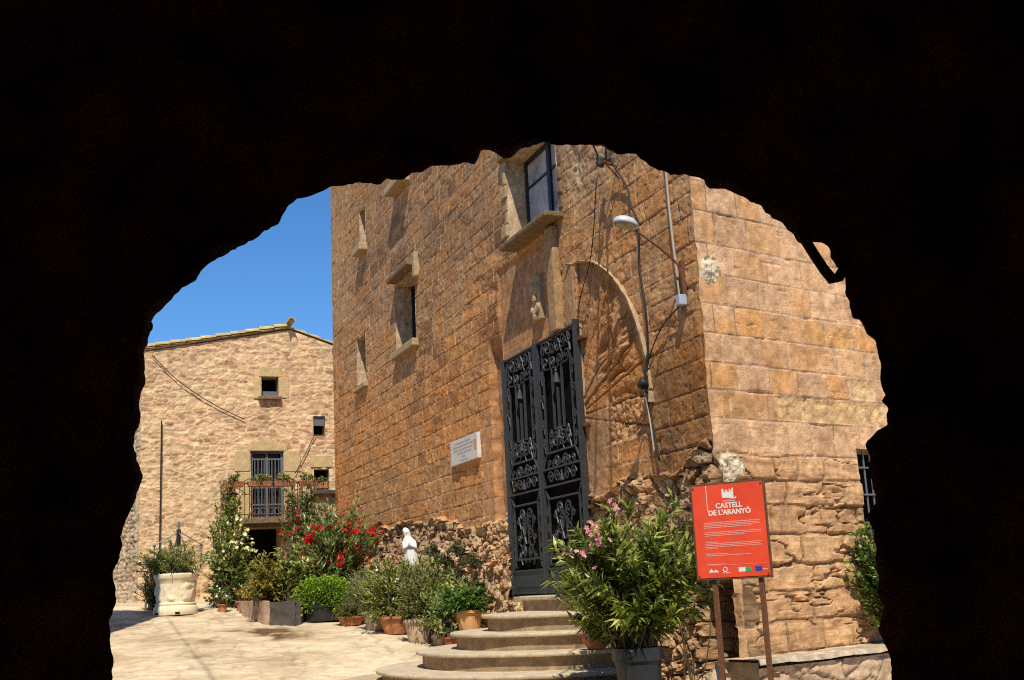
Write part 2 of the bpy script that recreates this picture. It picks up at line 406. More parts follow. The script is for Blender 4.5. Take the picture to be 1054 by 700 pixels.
# ---- arch of long radiating voussoirs
ac, az, ar = 3.40, 2.20, 2.11
ru = np.hypot(U-ac, V-az); th = np.degrees(np.arctan2(V-az, ac-U))
av = sst(ar+.015, ar-.015, ru)*((th > -12) & (U < 3.62))
wv = th+.7*fbm(U*4, V*4, 3, 41); k = np.floor(wv/11.5); fr = wv/11.5-k
dv_ = np.minimum(fr, 1-fr)*11.5*np.pi/180*ru
jv = sst(.004, .022, dv_); rk = _h(k, k*0+3, 43)
groove = np.clip((fbm(th*.17, ru*1.6, 4, 45)-.05)*2.6, 0, 1)*sst(75, 45, th)*sst(.7, 1.1, ru)
Hv = -.05+jv*.03+(rk-.5)*.05-groove*.10+.012*fbm(U*18, V*18, 3, 47)
Tv = palette(rk, [(.27, .16, .09), (.37, .24, .14), (.44, .25, .10), (.40, .28, .18)])*(.55+.45*jv)[..., None]*(1-.35*groove)[..., None]
H = H*(1-av)+Hv*av; T = T*(1-av[..., None])+Tv*av[..., None]
# plastered jamb right of the gate, under the arch springing
jb = .8*sst(2.3, 2.75, U+.25*sst(.8, 2.2, V)-.1+.25*fbm(U*2.5, V*2.5, 4, 50))*(U < 3.4)*sst(2.35, 1.95, V+.2*fbm(U*3, V*2, 3, 49))
Hj = -.005+.02*fbm(U*7, V*7, 4, 51); Tj = np.array([.37, .26, .17])*(.85+.25*fbm(U*3, V*3, 4, 52))[..., None]
H = H*(1-jb)+Hj*jb; T = T*(1-jb[..., None])+Tj*jb[..., None]
# coarse pocked block between jamb and quoins
cb = sst(1.45, 1.55, U)*sst(2.5, 2.4, U)*sst(1.7, 1.75, V)*sst(2.4, 2.3, V)
H = H-cb*.03*(1+1.5*fbm(U*16, V*16, 3, 53))
# recessed strip left of the gate, plastered bay above the gate
rc = sst(6.03, 6.06, U)*sst(6.62, 6.55, U+.05*fbm(U*3, V*4, 3, 55))*sst(4.0, 3.6, V)
H = H*(1-rc)+rc*(-.13+.02*fbm(U*6, V*6, 4, 56)); T = T*(1-rc[..., None])+rc[..., None]*np.array([.36, .24, .15])*(.9+.3*fbm(U*4, V*4, 3, 57))[..., None]
ba = sst(3.6, 3.62, U)*sst(6.1, 6.0, U)*sst(3.4, 3.46, V)*sst(5.0, 4.98, V)
H = H*(1-ba*.8)+ba*(-.035); T = T*(1-ba[..., None]*.6)+ba[..., None]*.6*np.array([.36, .25, .16])
pl = sst(6.55, 6.65, U)*sst(7.15, 7.0, U)*sst(2.9, 2.4, V)*sst(.6, .9, V)
H = H*(1-.7*pl); T = T*(1-pl[..., None]*.6)+pl[..., None]*.6*np.array([.44, .31, .2])
# ---- eroded band and rubble footing
zb = np.interp(U, [0, .9, 3.3, 7, 13, 18], [1.30, 1.28, 1.12, 1.15, 1.40, 1.30])+.24*fbm(U*1.1, V*0+3, 4, 61)
rbm = sst(zb+.03, zb-.03, V)
fd, fr1, fq = rubble(U, V, .27, .15, 63, .38); fdb, frb, fqb = rubble(U+5, V, .13, .085, 64, .35)
bmix = sst(-.05, .15, fbm(U*1.6, V*1.8, 3, 60)); fs = sst(.02, .16, fd)*(1-bmix)+sst(.03, .2, fdb)*bmix
fr1 = fr1*(1-bmix)+frb*bmix; fq = np.where(bmix > .5, fqb, fq)
prof = np.interp(U, [0, 1.2, 2.5, 5, 8, 14, 18], [-.14, -.10, .0, .06, .13, .16, .12])
below = np.clip((zb-V), 0, 3)
Hr = prof*sst(.25, 1.2, below)+fs*.07*(.2+1.3*fr1)-.02*sst(0, 1, below)+.05*fbm(U*5, V*8, 4, 65)+.022*fbm(U*20, V*24, 2, 66)
Hr = Hr-.11*sst(.0, .06, below)*sst(.42, .16, below)*np.clip(.65+1.4*fbm(U*1.1, V*1.0, 3, 67), 0, 1.3)
cav = np.exp(-(((U-14.6)/.7)**2+((V-1.05)/.38)**2)); Hr = Hr-.45*cav
Tr = palette(np.clip(fq+.25*fbm(U*.9, V*.9, 3, 68), 0, 1), [(.40, .25, .14), (.56, .40, .24), (.68, .52, .34), (.56, .33, .17), (.70, .56, .38)])*(.5+.5*fs)[..., None]
upd = sst(7.5, 10.5, U)*sst(.35, .75, V)          # rough brown stones, upper left footing
Tr = Tr*(1-.18*upd)[..., None]
nearc = sst(1.8, .8, U)*sst(.3, .6, V); Tr = Tr*(1-.3*nearc)[..., None]
H = H*(1-rbm)+Hr*rbm; T = T*(1-rbm[..., None])+Tr*rbm[..., None]
H = H-.34*sst(.80, .5, U)*sst(.08, -.12, V+.1*fbm(U*3, V*3, 2, 69))  # hollow added at the corner foot to hold a shadow
T = T*(1-.5*sst(.8, .5, U)*sst(.08, -.1, V))[..., None]  # shade of the hollow also painted into the stone colour
H = np.where(U > 17.6, H*.3, H)
orr = np.clip(.3+1.5*fbm(U*.45+3, V*.6, 3, 34), 0, 1)*sst(1.2, 2.2, V)*sst(5.8, 4.2, V)
T = T*(1+orr[..., None]*np.array([.10, -.03, -.20]))
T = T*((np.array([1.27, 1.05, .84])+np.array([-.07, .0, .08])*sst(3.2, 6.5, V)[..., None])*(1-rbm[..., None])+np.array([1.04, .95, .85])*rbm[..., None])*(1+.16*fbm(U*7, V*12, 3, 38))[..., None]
# ---- corner
h0L = np.interp(vs, [-1.8, 0, 1.15, 1.3, 14], [-.22, -.20, -.10, -.0, 0])+.02*fbm(vs*3, vs*0, 4, 81)+.018*np.minimum(0, fbm(vs*9, vs*0+2, 2, 82))
h0R = .015*np.minimum(0, fbm(vs*7, vs*0+5, 3, 83))*2
bl = sst(0, .10, U)
H = H*bl+h0L[:, None]*(1-bl); exL = (h0R[:, None]*(1-bl))[..., None]*nR
HOLES = [(3.11, 5.83, -.2, 3.44), (3.52, 5.42, 5.14, 6.62), (10.5, 11.92, 4.86, 6.28), (14.42, 15.25, 4.72, 5.85), (14.2, 14.75, 7.92, 8.85), (10.85, 11.9, 8.36, 9.6)]
def holesL(u, v):
    m = np.zeros(u.shape, bool)
    for (a, b, c, e) in HOLES: m |= (u > a) & (u < b) & (v > c) & (v < e)
    return m
# ---- right face
us2 = np.concatenate([np.arange(0, .12, .012), np.arange(.12, 3.4, .013), np.arange(3.4, 8.6, .06)])
U2, V2 = np.meshgrid(us2, vs)
b2 = [-2.2, -1.85, -1.5, -1.15, -.82, -.5, -.18, .12, .42, .74, 1.02, 1.3, 1.68, 1.99, 2.29, 2.62, 2.95, 3.3, 3.64, 4.02, 4.37, 4.7]
while b2[-1] < TOP+.5: b2.append(b2[-1]+.34)
d, j, bid2, bof2 = ashlar(U2, V2, b2, .34, .68, 19, .012, .014)
lowr = sst(1.36, 1.22, V2+.06*fbm(U2*2, V2, 3, 101))
chip2 = sst(.03, .0, d)*np.clip(fbm(U2*5, V2*5, 4, 94)-.22, 0, 1)
H2 = -.06*chip2-.012*np.clip(fbm(U2*22, V2*22, 3, 93)-.25, 0, 1)+j*.006+(bof2-.5)*.006*j-.008*np.clip(fbm(U2*2, V2*2, 5, 103), 0, 1)+.002*fbm(U2*24, V2*24, 3, 104)-.022*np.clip(fbm(U2*5, V2*13, 4, 100)-.25, 0, 1)
d3, j3, bid3, bof3 = ashlar(U2, V2, b2, .40, .95, 119, .020, .035)
lay = fbm(U2*1.2, V2*11, 4, 106)
lay2 = fbm(U2*2.6+.8*V2, V2*22, 4, 99); crkR = np.clip(.07-np.abs(fbm(U2*1.3, V2*4.5, 4, 98)), 0, 1)*14
H3 = j3*.024+(bof3-.5)*.035+.026*fbm(U2*3.5, V2*5, 5, 105)+.010*lay+.006*lay2-.055*np.clip(fbm(U2*2.2, V2*5, 4, 107)-.15, 0, 1)-.06*np.clip(crkR, 0, 1)*sst(-.2, .2, lay)
H2 = H2*(1-lowr)+H3*lowr
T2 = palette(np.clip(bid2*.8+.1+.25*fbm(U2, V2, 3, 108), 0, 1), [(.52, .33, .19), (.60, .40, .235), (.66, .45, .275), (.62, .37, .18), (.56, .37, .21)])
T2 = T2*(1-(1-j)[..., None])+(1-j)[..., None]*np.array([.70, .52, .36])*(.78+.3*fbm(U2*3, V2*3, 2, 109))[..., None]
T2 = T2*(1-.6*sst(.35, .0, j)*np.clip(.1+2.2*fbm(U2*1.9, V2*2.5, 3, 97), 0, 1))[..., None]
oc = sst(2.58, 2.68, V2)*sst(2.99, 2.9, V2)*np.clip(.5+1.6*fbm(U2*2.3, V2*2.3, 3, 111), 0, 1)+.7*sst(2.0, 2.03, V2)*sst(2.3, 2.27, V2)*(bid2 > .35)*sst(2.4, 2.2, U2)
oc = np.clip(oc, 0, 1)*j
T2 = T2*(1-.75*oc[..., None])+.75*oc[..., None]*np.array([.66, .36, .12])
brn = j*sst(1.68, 1.71, V2)*sst(2.0, 1.97, V2)*((U2 > .22) & (U2 < .95)); T2 = T2*(1-brn[..., None]*.7)+brn[..., None]*.7*np.array([.47, .27, .11])
yl = sst(1.68, 1.72, V2)*sst(2.0, 1.95, V2)*sst(1.0, 1.15, U2)+sst(2.0, 2.04, V2)*sst(2.3, 2.24, V2)*sst(2.45, 2.52, U2)*sst(2.95, 2.88, U2)
yl = np.clip(yl, 0, 1)*(.6+.4*np.clip(.5+fbm(U2*3, V2*3, 3, 112), 0, 1))
T2 = T2*(1-yl[..., None]*.6)+yl[..., None]*.6*np.array([.62, .50, .27]); H2 = H2-yl*.02*(1+fbm(U2*12, V2*12, 3, 113))
T3 = palette(np.clip(bid3*.8+.1+.3*fbm(U2*1.5, V2*3, 4, 114), 0, 1), [(.46, .30, .18), (.56, .39, .24), (.63, .45, .28)])*(.6+.4*j3)[..., None]*(1-.45*np.clip(crkR, 0, 1)*sst(-.2, .2, lay))[..., None]*np.array([1., .93, .82])*(1+.2*fbm(U2*9, V2*14, 3, 96))[..., None]
T2 = T2*(1-lowr[..., None])+T3*lowr[..., None]; T2 = np.minimum(T2*np.array([1.12, 1.00, .90])*(1+.13*fbm(U2*1.2, V2*1.5, 4, 95))[..., None], .82)
for (pu, pv, su, sv) in ((.20, 1.14, .25, .17), (.16, 3.36, .17, .16)):     # pale crumbling mortar patches on the corner
    pm = sst(1.15, .8, np.hypot((U2-pu)/su, (V2-pv)/sv)+.7*fbm(U2*5, V2*5, 4, 115))
    T2 = T2*(1-pm[..., None])+pm[..., None]*np.array([.66, .55, .38]); H2 = H2*(1-pm)+pm*(.02+.05*fbm(U2*13, V2*13, 3, 116))
b2l = sst(0, .10, U2)
H2 = H2*b2l+h0R[:, None]*(1-b2l); exR = (h0L[:, None]*(1-b2l))[..., None]*nL
HOLES2 = [(2.42, 3.35, .35, 1.42)]
def holesR(u, v):
    m = np.zeros(u.shape, bool)
    for (a, b, c, e) in HOLES2: m |= (u > a) & (u < b) & (v > c) & (v < e)
    return m
# the castle wall is one mesh: both seen faces, the window and door reveals, the hidden faces and the flat top
def join_wall():
    Vs, Fs, Ts = [], [], []; n0 = 0
    def add(Vx, Fx, Tx):
        nonlocal n0
        Vs.append(Vx); Fs.append(Fx+n0); Ts.append(Tx); n0 += len(Vx)
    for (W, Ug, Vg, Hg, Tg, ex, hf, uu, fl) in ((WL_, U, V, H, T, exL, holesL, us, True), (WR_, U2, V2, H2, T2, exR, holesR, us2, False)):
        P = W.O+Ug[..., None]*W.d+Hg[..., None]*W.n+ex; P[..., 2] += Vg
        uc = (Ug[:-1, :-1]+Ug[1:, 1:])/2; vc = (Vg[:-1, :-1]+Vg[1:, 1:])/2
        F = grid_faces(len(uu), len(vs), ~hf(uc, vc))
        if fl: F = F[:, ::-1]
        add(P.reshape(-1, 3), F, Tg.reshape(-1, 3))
    for W, hs in ((WL_, HOLES), (WR_, HOLES2)):
        for (a, b, c, e) in hs:
            deep = -.42 if e-c < 3 else -.16
            for (p, q) in (((a, c), (a, e)), ((b, c), (b, e)), ((a, c), (b, c)), ((a, e), (b, e))):
                nn = 26; mm_ = 9
                tt = np.linspace(0, 1, nn); oo = np.linspace(.012, deep, mm_)
                TT, OO = np.meshgrid(tt, oo); su = p[0]+(q[0]-p[0])*TT; sv = p[1]+(q[1]-p[1])*TT
                jit = .012*fbm(TT*9+a, OO*20+c, 3, 121)
                hor = p[1] == q[1]
                P = W.O+(su+(0 if hor else jit))[..., None]*W.d+OO[..., None]*W.n; P[..., 2] += sv+(jit if hor else 0)
                tc_ = palette(np.clip(.5+.6*fbm(TT*4+b, OO*9, 3, 122), 0, 1), [(.40, .25, .13), (.56, .40, .24), (.62, .46, .29)])
                add(P.reshape(-1, 3), grid_faces(nn, mm_), tc_.reshape(-1, 3))
    A = C0+dL*17.75; B = A+dR*8.5; D = C0+dR*8.54
    q = np.array([[A[0], A[1], -1.8], [B[0], B[1], -1.8], [D[0], D[1], -1.8], [A[0], A[1], TOP], [B[0], B[1], TOP], [D[0], D[1], TOP], [C0[0], C0[1], TOP]])
    add(q, np.array([(0, 3, 4, 1), (1, 4, 5, 2), (3, 6, 5, 4)]), np.tile([.4, .27, .16], (7, 1)))
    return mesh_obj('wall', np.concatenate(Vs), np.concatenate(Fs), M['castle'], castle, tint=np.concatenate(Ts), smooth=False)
join_wall()
# hood mould over the arch, with a bracket stone at its foot
mb = MB(); rngh = np.random.default_rng(5)
N = 60; Vh = []
for i in range(N+1):
    a = R(-4+92*i/N); nz = float(fbm(np.array([i*.23]), np.array([1.5]), 3, 44)[0]); thick = .022+.075*max(0, 1-i/N*1.6)+.03*nz; prd = max(.012, .05+.07*nz)
    for (rr, oo) in ((ar-.02, -.05), (ar+thick, -.05), (ar+thick-.012, prd), (ar-.005, prd*.72)):
        jr = .006*nz
        Vh.append(WL_.P(ac-(rr+jr)*math.cos(a), oo, az+(rr+jr)*math.sin(a)))
Q = [(i*4+k, i*4+(k+1) % 4, (i+1)*4+(k+1) % 4, (i+1)*4+k) for i in range(N) for k in range(4)]
mb.add(Vh, Q=Q+[(0, 3, 2, 1), (N*4, N*4+1, N*4+2, N*4+3)])
mb.build('hood_mould', M['pale_sill'], castle, bevel=.008)
# flat pilaster strip, carved relief
MB().wbox(WL_, 3.63, 3.88, 3.47, 4.98, -.05, .10).build('pilaster_strip', M['band'], castle, bevel=.015)
MB().wbox(WL_, 3.2, 3.5, 3.47, 4.30, -.06, .015).build('pilaster_strip', M['band'], castle, bevel=.015)
mb = MB(); mb.wbox(WL_, 4.30, 4.62, 3.80, 4.45, -.05, .035)
for (a, b) in ((4.38, 4.28), (4.53, 4.3), (4.45, 4.12), (4.37, 3.97), (4.54, 3.95), (4.46, 3.85)): mb.blob(WL_.P(a, .04, b), (.05, .05, .065), 6, .3, int(a*100))
mb.build('carved_relief', M['pale_sill'], castle, bevel=.01)
# windows ------------------------------------------------------------
def window(W, a, b, c, e, depth, lights=2, curtain=True, fw_=.06, transom=None):
    mb = MB(); o0, o1 = -depth-.05, -depth
    mb.wbox(W, a, a+fw_, c, e, o0, o1).wbox(W, b-fw_, b, c, e, o0, o1).wbox(W, a+fw_, b-fw_, c, c+fw_, o0, o1).wbox(W, a+fw_, b-fw_, e-fw_, e, o0, o1)
    for k in range(1, lights):
        x = a+(b-a)*k/lights; mb.wbox(W, x-.055, x+.055, c+fw_, e-fw_, o0, o1+.012)
    if transom: mb.wbox(W, a+fw_, b-fw_, transom-.015, transom+.015, o0+.01, o1-.004)
    f = mb.build('window', M['winframe'], castle, bevel=.006)
    MB().wbox(W, a+fw_*.5, b-fw_*.5, c+fw_*.5, e-fw_*.5, o0+.01, o0+.018).build('pane', M['pane'] if curtain else M['glass'], f)
# pane with a curtain right behind the glass
m_ = plain('curtained pane', (.40, .41, .42), .30, 0, .5, 2.6, 0, .3); M['pane'] = m_
window(WL_, 3.53, 5.41, 5.15, 6.61, .30, 2, True, .07, 6.15)
window(WL_, 10.51, 11.91, 4.87, 6.27, .34, 2, False, .06)
window(WL_, 14.43, 15.24, 4.73, 5.84, .34, 1, False, .05)
window(WL_, 14.21, 14.74, 7.93, 8.84, .34, 1, False, .05)
window(WL_, 10.86, 11.89, 8.37, 9.59, .34, 2, False, .05)
MB().wbox(WL_, 3.38, 5.16, 5.03, 5.11, -.3, .30).build('window_sill', M['sill'], castle, bevel=.02)
MB().wbox(WL_, 10.4, 12.0, 4.70, 4.85, -.3, .13).build('window_sill', M['pale_sill'], castle, bevel=.015)
MB().wbox(WL_, 14.3, 15.35, 4.60, 4.71, -.3, .10).build('window_sill', M['pale_sill'], castle, bevel=.015)
MB().wbox(WL_, 14.1, 14.8, 7.74, 7.91, -.3, .20).build('window_sill', M['pale_sill'], castle, bevel=.015)
MB().wbox(WL_, 10.6, 11.7, 8.16, 8.33, -.3, .26).build('window_sill', M['pale_sill'], castle, bevel=.015)
MB().wbox(WL_, 10.35, 11.85, 6.30, 6.40, -.3, .22).build('window_lintel', M['sill'], castle, bevel=.02)
MB().wbox(WL_, 10.22, 10.38, 6.04, 6.55, -.2, .10).build('window_lintel', M['pale_sill'], castle, bevel=.03)
MB().wbox(WL_, 3.4, 5.6, 6.63, 6.84, -.3, .09).build('window_lintel', M['sill'], castle, bevel=.02)
# ragged pale surround on the far side of the big window
mb = MB()
for i in range(7):
    z0 = 5.16+i*.215; mb.wbox(WL_, 5.43, 5.60+.08*math.sin(i*2.3), z0, z0+.2, -.1, .035+.02*math.sin(i*1.7))
mb.build('window_surround', M['pale_sill'], castle, bevel=.02)
mb = MB()
for i in range(6):
    z0 = 5.16+i*.215; mb.wbox(WL_, 3.36-.05*math.sin(i*2.9), 3.5, z0, z0+.19, -.1, .03+.02*math.sin(i*1.3))
mb.build('window_surround', M['sill'], castle, bevel=.03)
# dark interiors
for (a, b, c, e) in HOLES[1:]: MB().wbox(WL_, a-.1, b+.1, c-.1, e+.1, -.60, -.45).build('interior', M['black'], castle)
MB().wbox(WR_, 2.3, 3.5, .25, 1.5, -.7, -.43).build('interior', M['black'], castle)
# barred window on the right face
mb = MB()
for k in range(7): x = 2.5+k*.125; mb.tube([WR_.P(x, -.06, .34), WR_.P(x, -.06, 1.42)], .012, 6)
for z in (.55, .88, 1.2): mb.tube([WR_.P(2.41, -.045, z), WR_.P(3.36, -.045, z)], .012, 6)
mb.build('window_grille', M['grille'], castle)
WG = Wall(C0-dL*.14, dL, nL)
# ------------------------------------------------------------- iron gate
door = MB().wbox(WG, 3.26, 5.96, -.19, 3.43, -.10, -.03).build('door_shade_panel', M['black'], castle)  # black panel stands in for the dark behind the gate
gate = None
GO = .045
def gbar(mb, p, q, w_=.022, t_=.02):
    p = np.array(p, float); q = np.array(q, float); e = (q-p)/np.linalg.norm(q-p); s = np.array([-e[1], e[0]])*w_
    v = []
    for o in (GO-t_, GO+t_):
        for c in (p-s, q-s, q+s, p+s): v.append(WG.P(c[0], o, c[1]))
    mb.hexa(v)
def scroll(mb, c, r0, turns, a0, sgn, tail, rad=.0145):
    r0 = r0*1.12
    pts = []
    for k in range(26):
        f = k/25; a = a0+sgn*turns*2*math.pi*f; r = r0*(1-.82*f)
        pts.append((c[0]+r*math.cos(a), c[1]+r*math.sin(a)))
    if tail is not None: pts = [tail, ((tail[0]+pts[0][0])/2+.0, (tail[1]+pts[0][1])/2)]+pts
    mb.tube([WG.P(p[0], GO+.005, p[1]) for p in pts], rad, 5)
def leaf_gate(a, b):
    cx = (a+b)/2; w_ = (b-a)
    fr_ = MB()
    for x in (a+.028, b-.028): gbar(fr_, (x, -.10), (x, 3.46), .015, .026)
    for z in (3.44, 1.60, 1.36, .235, -.085): gbar(fr_, (a+.03, z), (b-.03, z), .014, .022)
    fr_ = fr_.build('gate_leaf', M['iron'], castle, bevel=.005)
    WLf = fr_
    mb = MB()
    i0, i1 = a+.20, b-.20
    # long octagonal inner frame of the upper panel
    pts = [(a+.07, 1.62), (i0, 1.82), (i1, 1.82), (b-.07, 1.62)]
    for p, q in zip(pts[:-1], pts[1:]): gbar(mb, p, q, .013, .013)
    gbar(mb, (i0, 1.82), (i0, 3.22), .013, .013); gbar(mb, (i1, 1.82), (i1, 3.22), .013, .013)
    # slim bars with bell finials
    for k, x in enumerate((cx-.16, cx, cx+.16)):
        gbar(mb, (x, 2.12 if k != 1 else 2.02), (x, 2.95 if k != 1 else 2.70), .015, .015)
    for dx in (-1, 1):
        gbar(mb, (cx+dx*.16, 2.95), (cx+dx*.22, 3.06), .012, .012); gbar(mb, (cx+dx*.22, 3.06), (cx+dx*.22, 3.16), .012, .012)
    for (zc, sc) in ((2.82, 1.), (2.03, .8), (1.45, .7)):
        p0 = WG.P(cx, GO+.01, zc)
        mb.lathe(p0, [(.005, .16*sc), (.02*sc, .14*sc), (.028*sc, .10*sc), (.018*sc, .085*sc), (.03*sc, .06*sc), (.045*sc, .0), (.062*sc, -.06*sc), (.0, -.06*sc)], 12)
    gbar(mb, (cx-.09, 2.14), (cx+.09, 2.14), .010, .012)
    mb.build('finial_bars', M['iron'], fr_)
    mb = MB()
    for dx in (-1, 1):
        s = dx
        scroll(mb, (cx+s*.14, 1.98), .095, 1.35, math.pi*.5, -s, (cx+s*.02, 2.02))
        scroll(mb, (cx+s*.26, 3.32), .085, 1.4, -math.pi/2, s, (cx+s*.06, 3.22)); scroll(mb, (cx+s*.10, 3.28), .10, 1.5, math.pi/2, s, (cx+s*.22, 3.16))
        scroll(mb, (cx+s*.43, 3.30), .075, 1.4, math.pi/2, -s, (cx+s*.50, 3.12))
        scroll(mb, (cx+s*.12, 3.08), .075, 1.5, -math.pi/2, -s, (cx+s*.03, 2.98)); scroll(mb, (cx+s*.13, 1.70), .07, 1.3, -math.pi/2, s, (cx, 1.66))
        for q in (.17, .38): scroll(mb, (cx+s*q, 1.48), .085, 1.5, 0 if s > 0 else math.pi, s, None)
        # side runners between frame and panel
        for z in (2.95, 2.62, 2.25, 1.98): scroll(mb, (cx+s*(w_/2-.125), z), .052, 1.3, math.pi/2 if z != 2.62 else -math.pi/2, s, (cx+s*(w_/2-.15), z-.15), .010)
        for z in (1.02, .80, .58, .40): scroll(mb, (cx+s*(w_/2-.125), z), .05, 1.3, math.pi/2, s, (cx+s*(w_/2-.15), z-.12), .010)
        gbar(mb, (cx+s*.03, 1.0), (cx+s*.14, .45), .014, .012)
        for i, z in enumerate((1.04, .78, .52)):
            scroll(mb, (cx+s*.15, z), .095, 1.5, math.pi/2*(1 if i % 2 else -1), s if i % 2 else -s, (cx+s*.04, z-.16), .015)
            scroll(mb, (cx+s*.30, z-.08), .055, 1.4, math.pi/2*(-1 if i % 2 else 1), -s if i % 2 else s, (cx+s*.22, z-.2), .013)
        for q in (.05, .30):
            for z in (1.94, 2.08): scroll(mb, (cx+s*q, z), .05, 1.3, math.pi/2, s, (cx+s*(q+.07), z-.12), .012)
        for z in (3.10,): scroll(mb, (cx+s*.36, z), .085, 1.3, -math.pi/2, s, (cx+s*.26, z-.10), .013)
        for q in (.08, .24, .40): scroll(mb, (cx+s*q, 1.68), .05, 1.3, -math.pi/2, s, (cx+s*(q+.07), 1.63), .012)
    mb.build('scrollwork', M['iron'], fr_)
    mb = MB()
    pts = [(a+.07, 1.33), (i0-.04, 1.19), (i1+.04, 1.19), (b-.07, 1.33)]
    for p, q in zip(pts[:-1], pts[1:]): gbar(mb, p, q, .013, .013)
    for x in (i0-.04, i1+.04): gbar(mb, (x, .40), (x, 1.19), .013, .013)
    pts = [(a+.07, .26), (i0-.04, .40), (i1+.04, .40), (b-.07, .26)]
    for p, q in zip(pts[:-1], pts[1:]): gbar(mb, p, q, .013, .013)
    mb.build('panel_frame', M['iron'], fr_)
    mb = MB().wbox(WG, a+.06, b-.06, -.08, .225, GO-.012, GO+.006)
    mb.wbox(WG, a+.14, b-.14, .0, .16, GO+.006, GO+.014)
    mb.build('kick_plate', M['iron'], fr_, bevel=.004)
leaf_gate(3.30, 4.65); leaf_gate(4.73, 5.97)
for gp_ in (((4.69, -.10), (4.69, 3.47), .028, .04), ((3.27, -.11), (3.27, 3.50), .026, .045), ((6.0, -.11), (6.0, 3.49), .022, .035)):
    gp = MB(); gbar(gp, *gp_); gp.build('gate_post', M['iron'], castle, bevel=.006)
gp = 0 #, -.10), (4.69, 3.47), .05, .034); gbar(gp, (3.25, -.11), (3.25, 3.50), .038, .045); gbar(gp, (6.0, -.11), (6.0, 3.49), .022, .035)
for z in (3.22, 2.05, .98):
    mb = MB(); mb.wbox(WG, 3.06, 3.25, z-.022, z+.022, -.05, .05)
    mb.build('hinge', M['rust'], castle, bevel=.005)

# ============================================================ WALL FITTINGS
t_ = thing('street_lamp', 'white enamel lamp on a thin curved arm fixed near the castle corner', 'street lamp', WL_.P(.28, 0, 3.0))
hd = WL_.P(.17, .76, 3.84)
ax = WL_.n*.86+np.array([0, 0, .35]); ax /= np.linalg.norm(ax)
mb = MB(); arm = [WL_.P(.28, .05, 3.05), WL_.P(.28, .06, 3.42), WL_.P(.285, .12, 3.50), WL_.P(.26, .3, 3.62), WL_.P(.20, .62, 3.79)]
mb.tube(arm, .013, 8); mb.build('arm', M['rust'], t_, smooth=True)
# the shade: a shallow oval dish, opening downward
a0 = WL_.n; b0 = np.cross(np.array([0, 0, 1.]), a0); tilt = np.array([0, 0, 1.])
def dish(prof, ex, ey, c, n=28):
    V = []; Q = []
    for (r, z) in prof:
        for k in range(n):
            a = 2*math.pi*k/n; V.append(c+a0*math.cos(a)*r*ex+b0*math.sin(a)*r*ey+tilt*z+tilt*(.18*math.cos(a)*r*ex))
    for i in range(len(prof)-1):
        for k in range(n): Q.append((i*n+k, i*n+(k+1) % n, (i+1)*n+(k+1) % n, (i+1)*n+k))
    return V, Q
Vd, Qd = dish([(.0, .085), (.06, .083), (.11, .06), (.14, .02), (.145, -.015), (.135, -.015), (.128, .015), (.09, .05), (0, .06)], 1.02, .80, hd)
mb = MB(); mb.add(Vd, Q=Qd); mb.build('shade', M['enamel'], t_, smooth=True)
Vd, Qd = dish([(0, .03), (.12, .0), (.115, -.022), (.08, -.04), (0, -.048)], 1.0, .78, hd); mb = MB(); mb.add(Vd, Q=Qd); mb.build('lamp_glass', M['bulb'], t_, smooth=True)
mb = MB().wbox(WL_, .24, .33, 2.98, 3.10, .02, .12); mb.build('junction_box', M['bluegrey'], t_, bevel=.01)
mb = MB().wbox(WL_, .255, .305, 3.10, 3.50, .0, .055); mb.build('wall_bracket', M['rust'], t_, bevel=.006)
def cable(label, pts, r, mat='cable', cat='cable', name='wall_cable', sag=None):
    pts = np.array(pts, float)
    # Catmull-Rom smoothing
    q = np.vstack([2*pts[0]-pts[1], pts, 2*pts[-1]-pts[-2]]); o = []
    for i in range(1, len(q)-2):
        for tt in np.linspace(0, 1, 9, endpoint=False):
            o.append(.5*((2*q[i])+(-q[i-1]+q[i+1])*tt+(2*q[i-1]-5*q[i]+4*q[i+1]-q[i+2])*tt**2+(-q[i-1]+3*q[i]-3*q[i+1]+q[i+2])*tt**3))
    o.append(q[-2])
    ob = MB().tube(o, r, 6).build(name, M[mat], None, smooth=True); tag(ob, label, cat); return ob
L = WL_.P
cable('pale thin conduit running down the castle wall beside the lamp', [L(.44, .035, 6.5), L(.45, .035, 4.6), L(.43, .035, 3.9), L(.37, .04, 3.2), L(.36, .04, 2.95)], .016, 'conduit', 'conduit', 'wall_conduit')
cable('black wire slanting from the lamp box down to the arch foot', [L(.33, .06, 3.0), L(.8, .05, 2.85), L(1.18, .04, 2.55), L(1.27, .05, 2.2)], .009)
cable('twisted cable hanging from the insulators past the arch to the rubble', [L(1.66, .10, 5.2), L(1.40, .04, 4.75), L(1.33, .06, 4.55), L(1.22, .03, 4.2), L(1.26, .03, 3.7), L(1.16, .05, 3.2), L(1.20, .03, 2.7), L(1.24, .08, 2.35), L(1.22, .05, 1.9), L(1.10, .05, 1.35)], .014)
cable('short pale wire dropping from the black knob at the arch foot', [L(1.27, .10, 2.28), L(1.26, .06, 2.0), L(1.20, .07, 1.75), L(1.17, .07, 1.45)], .011, 'conduit')
cable('thin wire drawn across the arch stones to the portal top', [L(1.9, .2, 5.05), L(2.4, .10, 4.2), L(2.9, .07, 3.7), L(3.05, .06, 3.3)], .007)
kb = MB().blob(L(1.27, .10, 2.27), (.065, .06, .07), 7, .5, 5).build('cable_clamp', M['cable'], None, smooth=True); tag(kb, 'black weatherproof cable knob at the foot of the arch', 'cable clamp')
t_ = thing('insulator_bracket', 'iron bracket with pale insulators high on the wall above the arch', 'bracket', L(1.7, 0, 4.95))
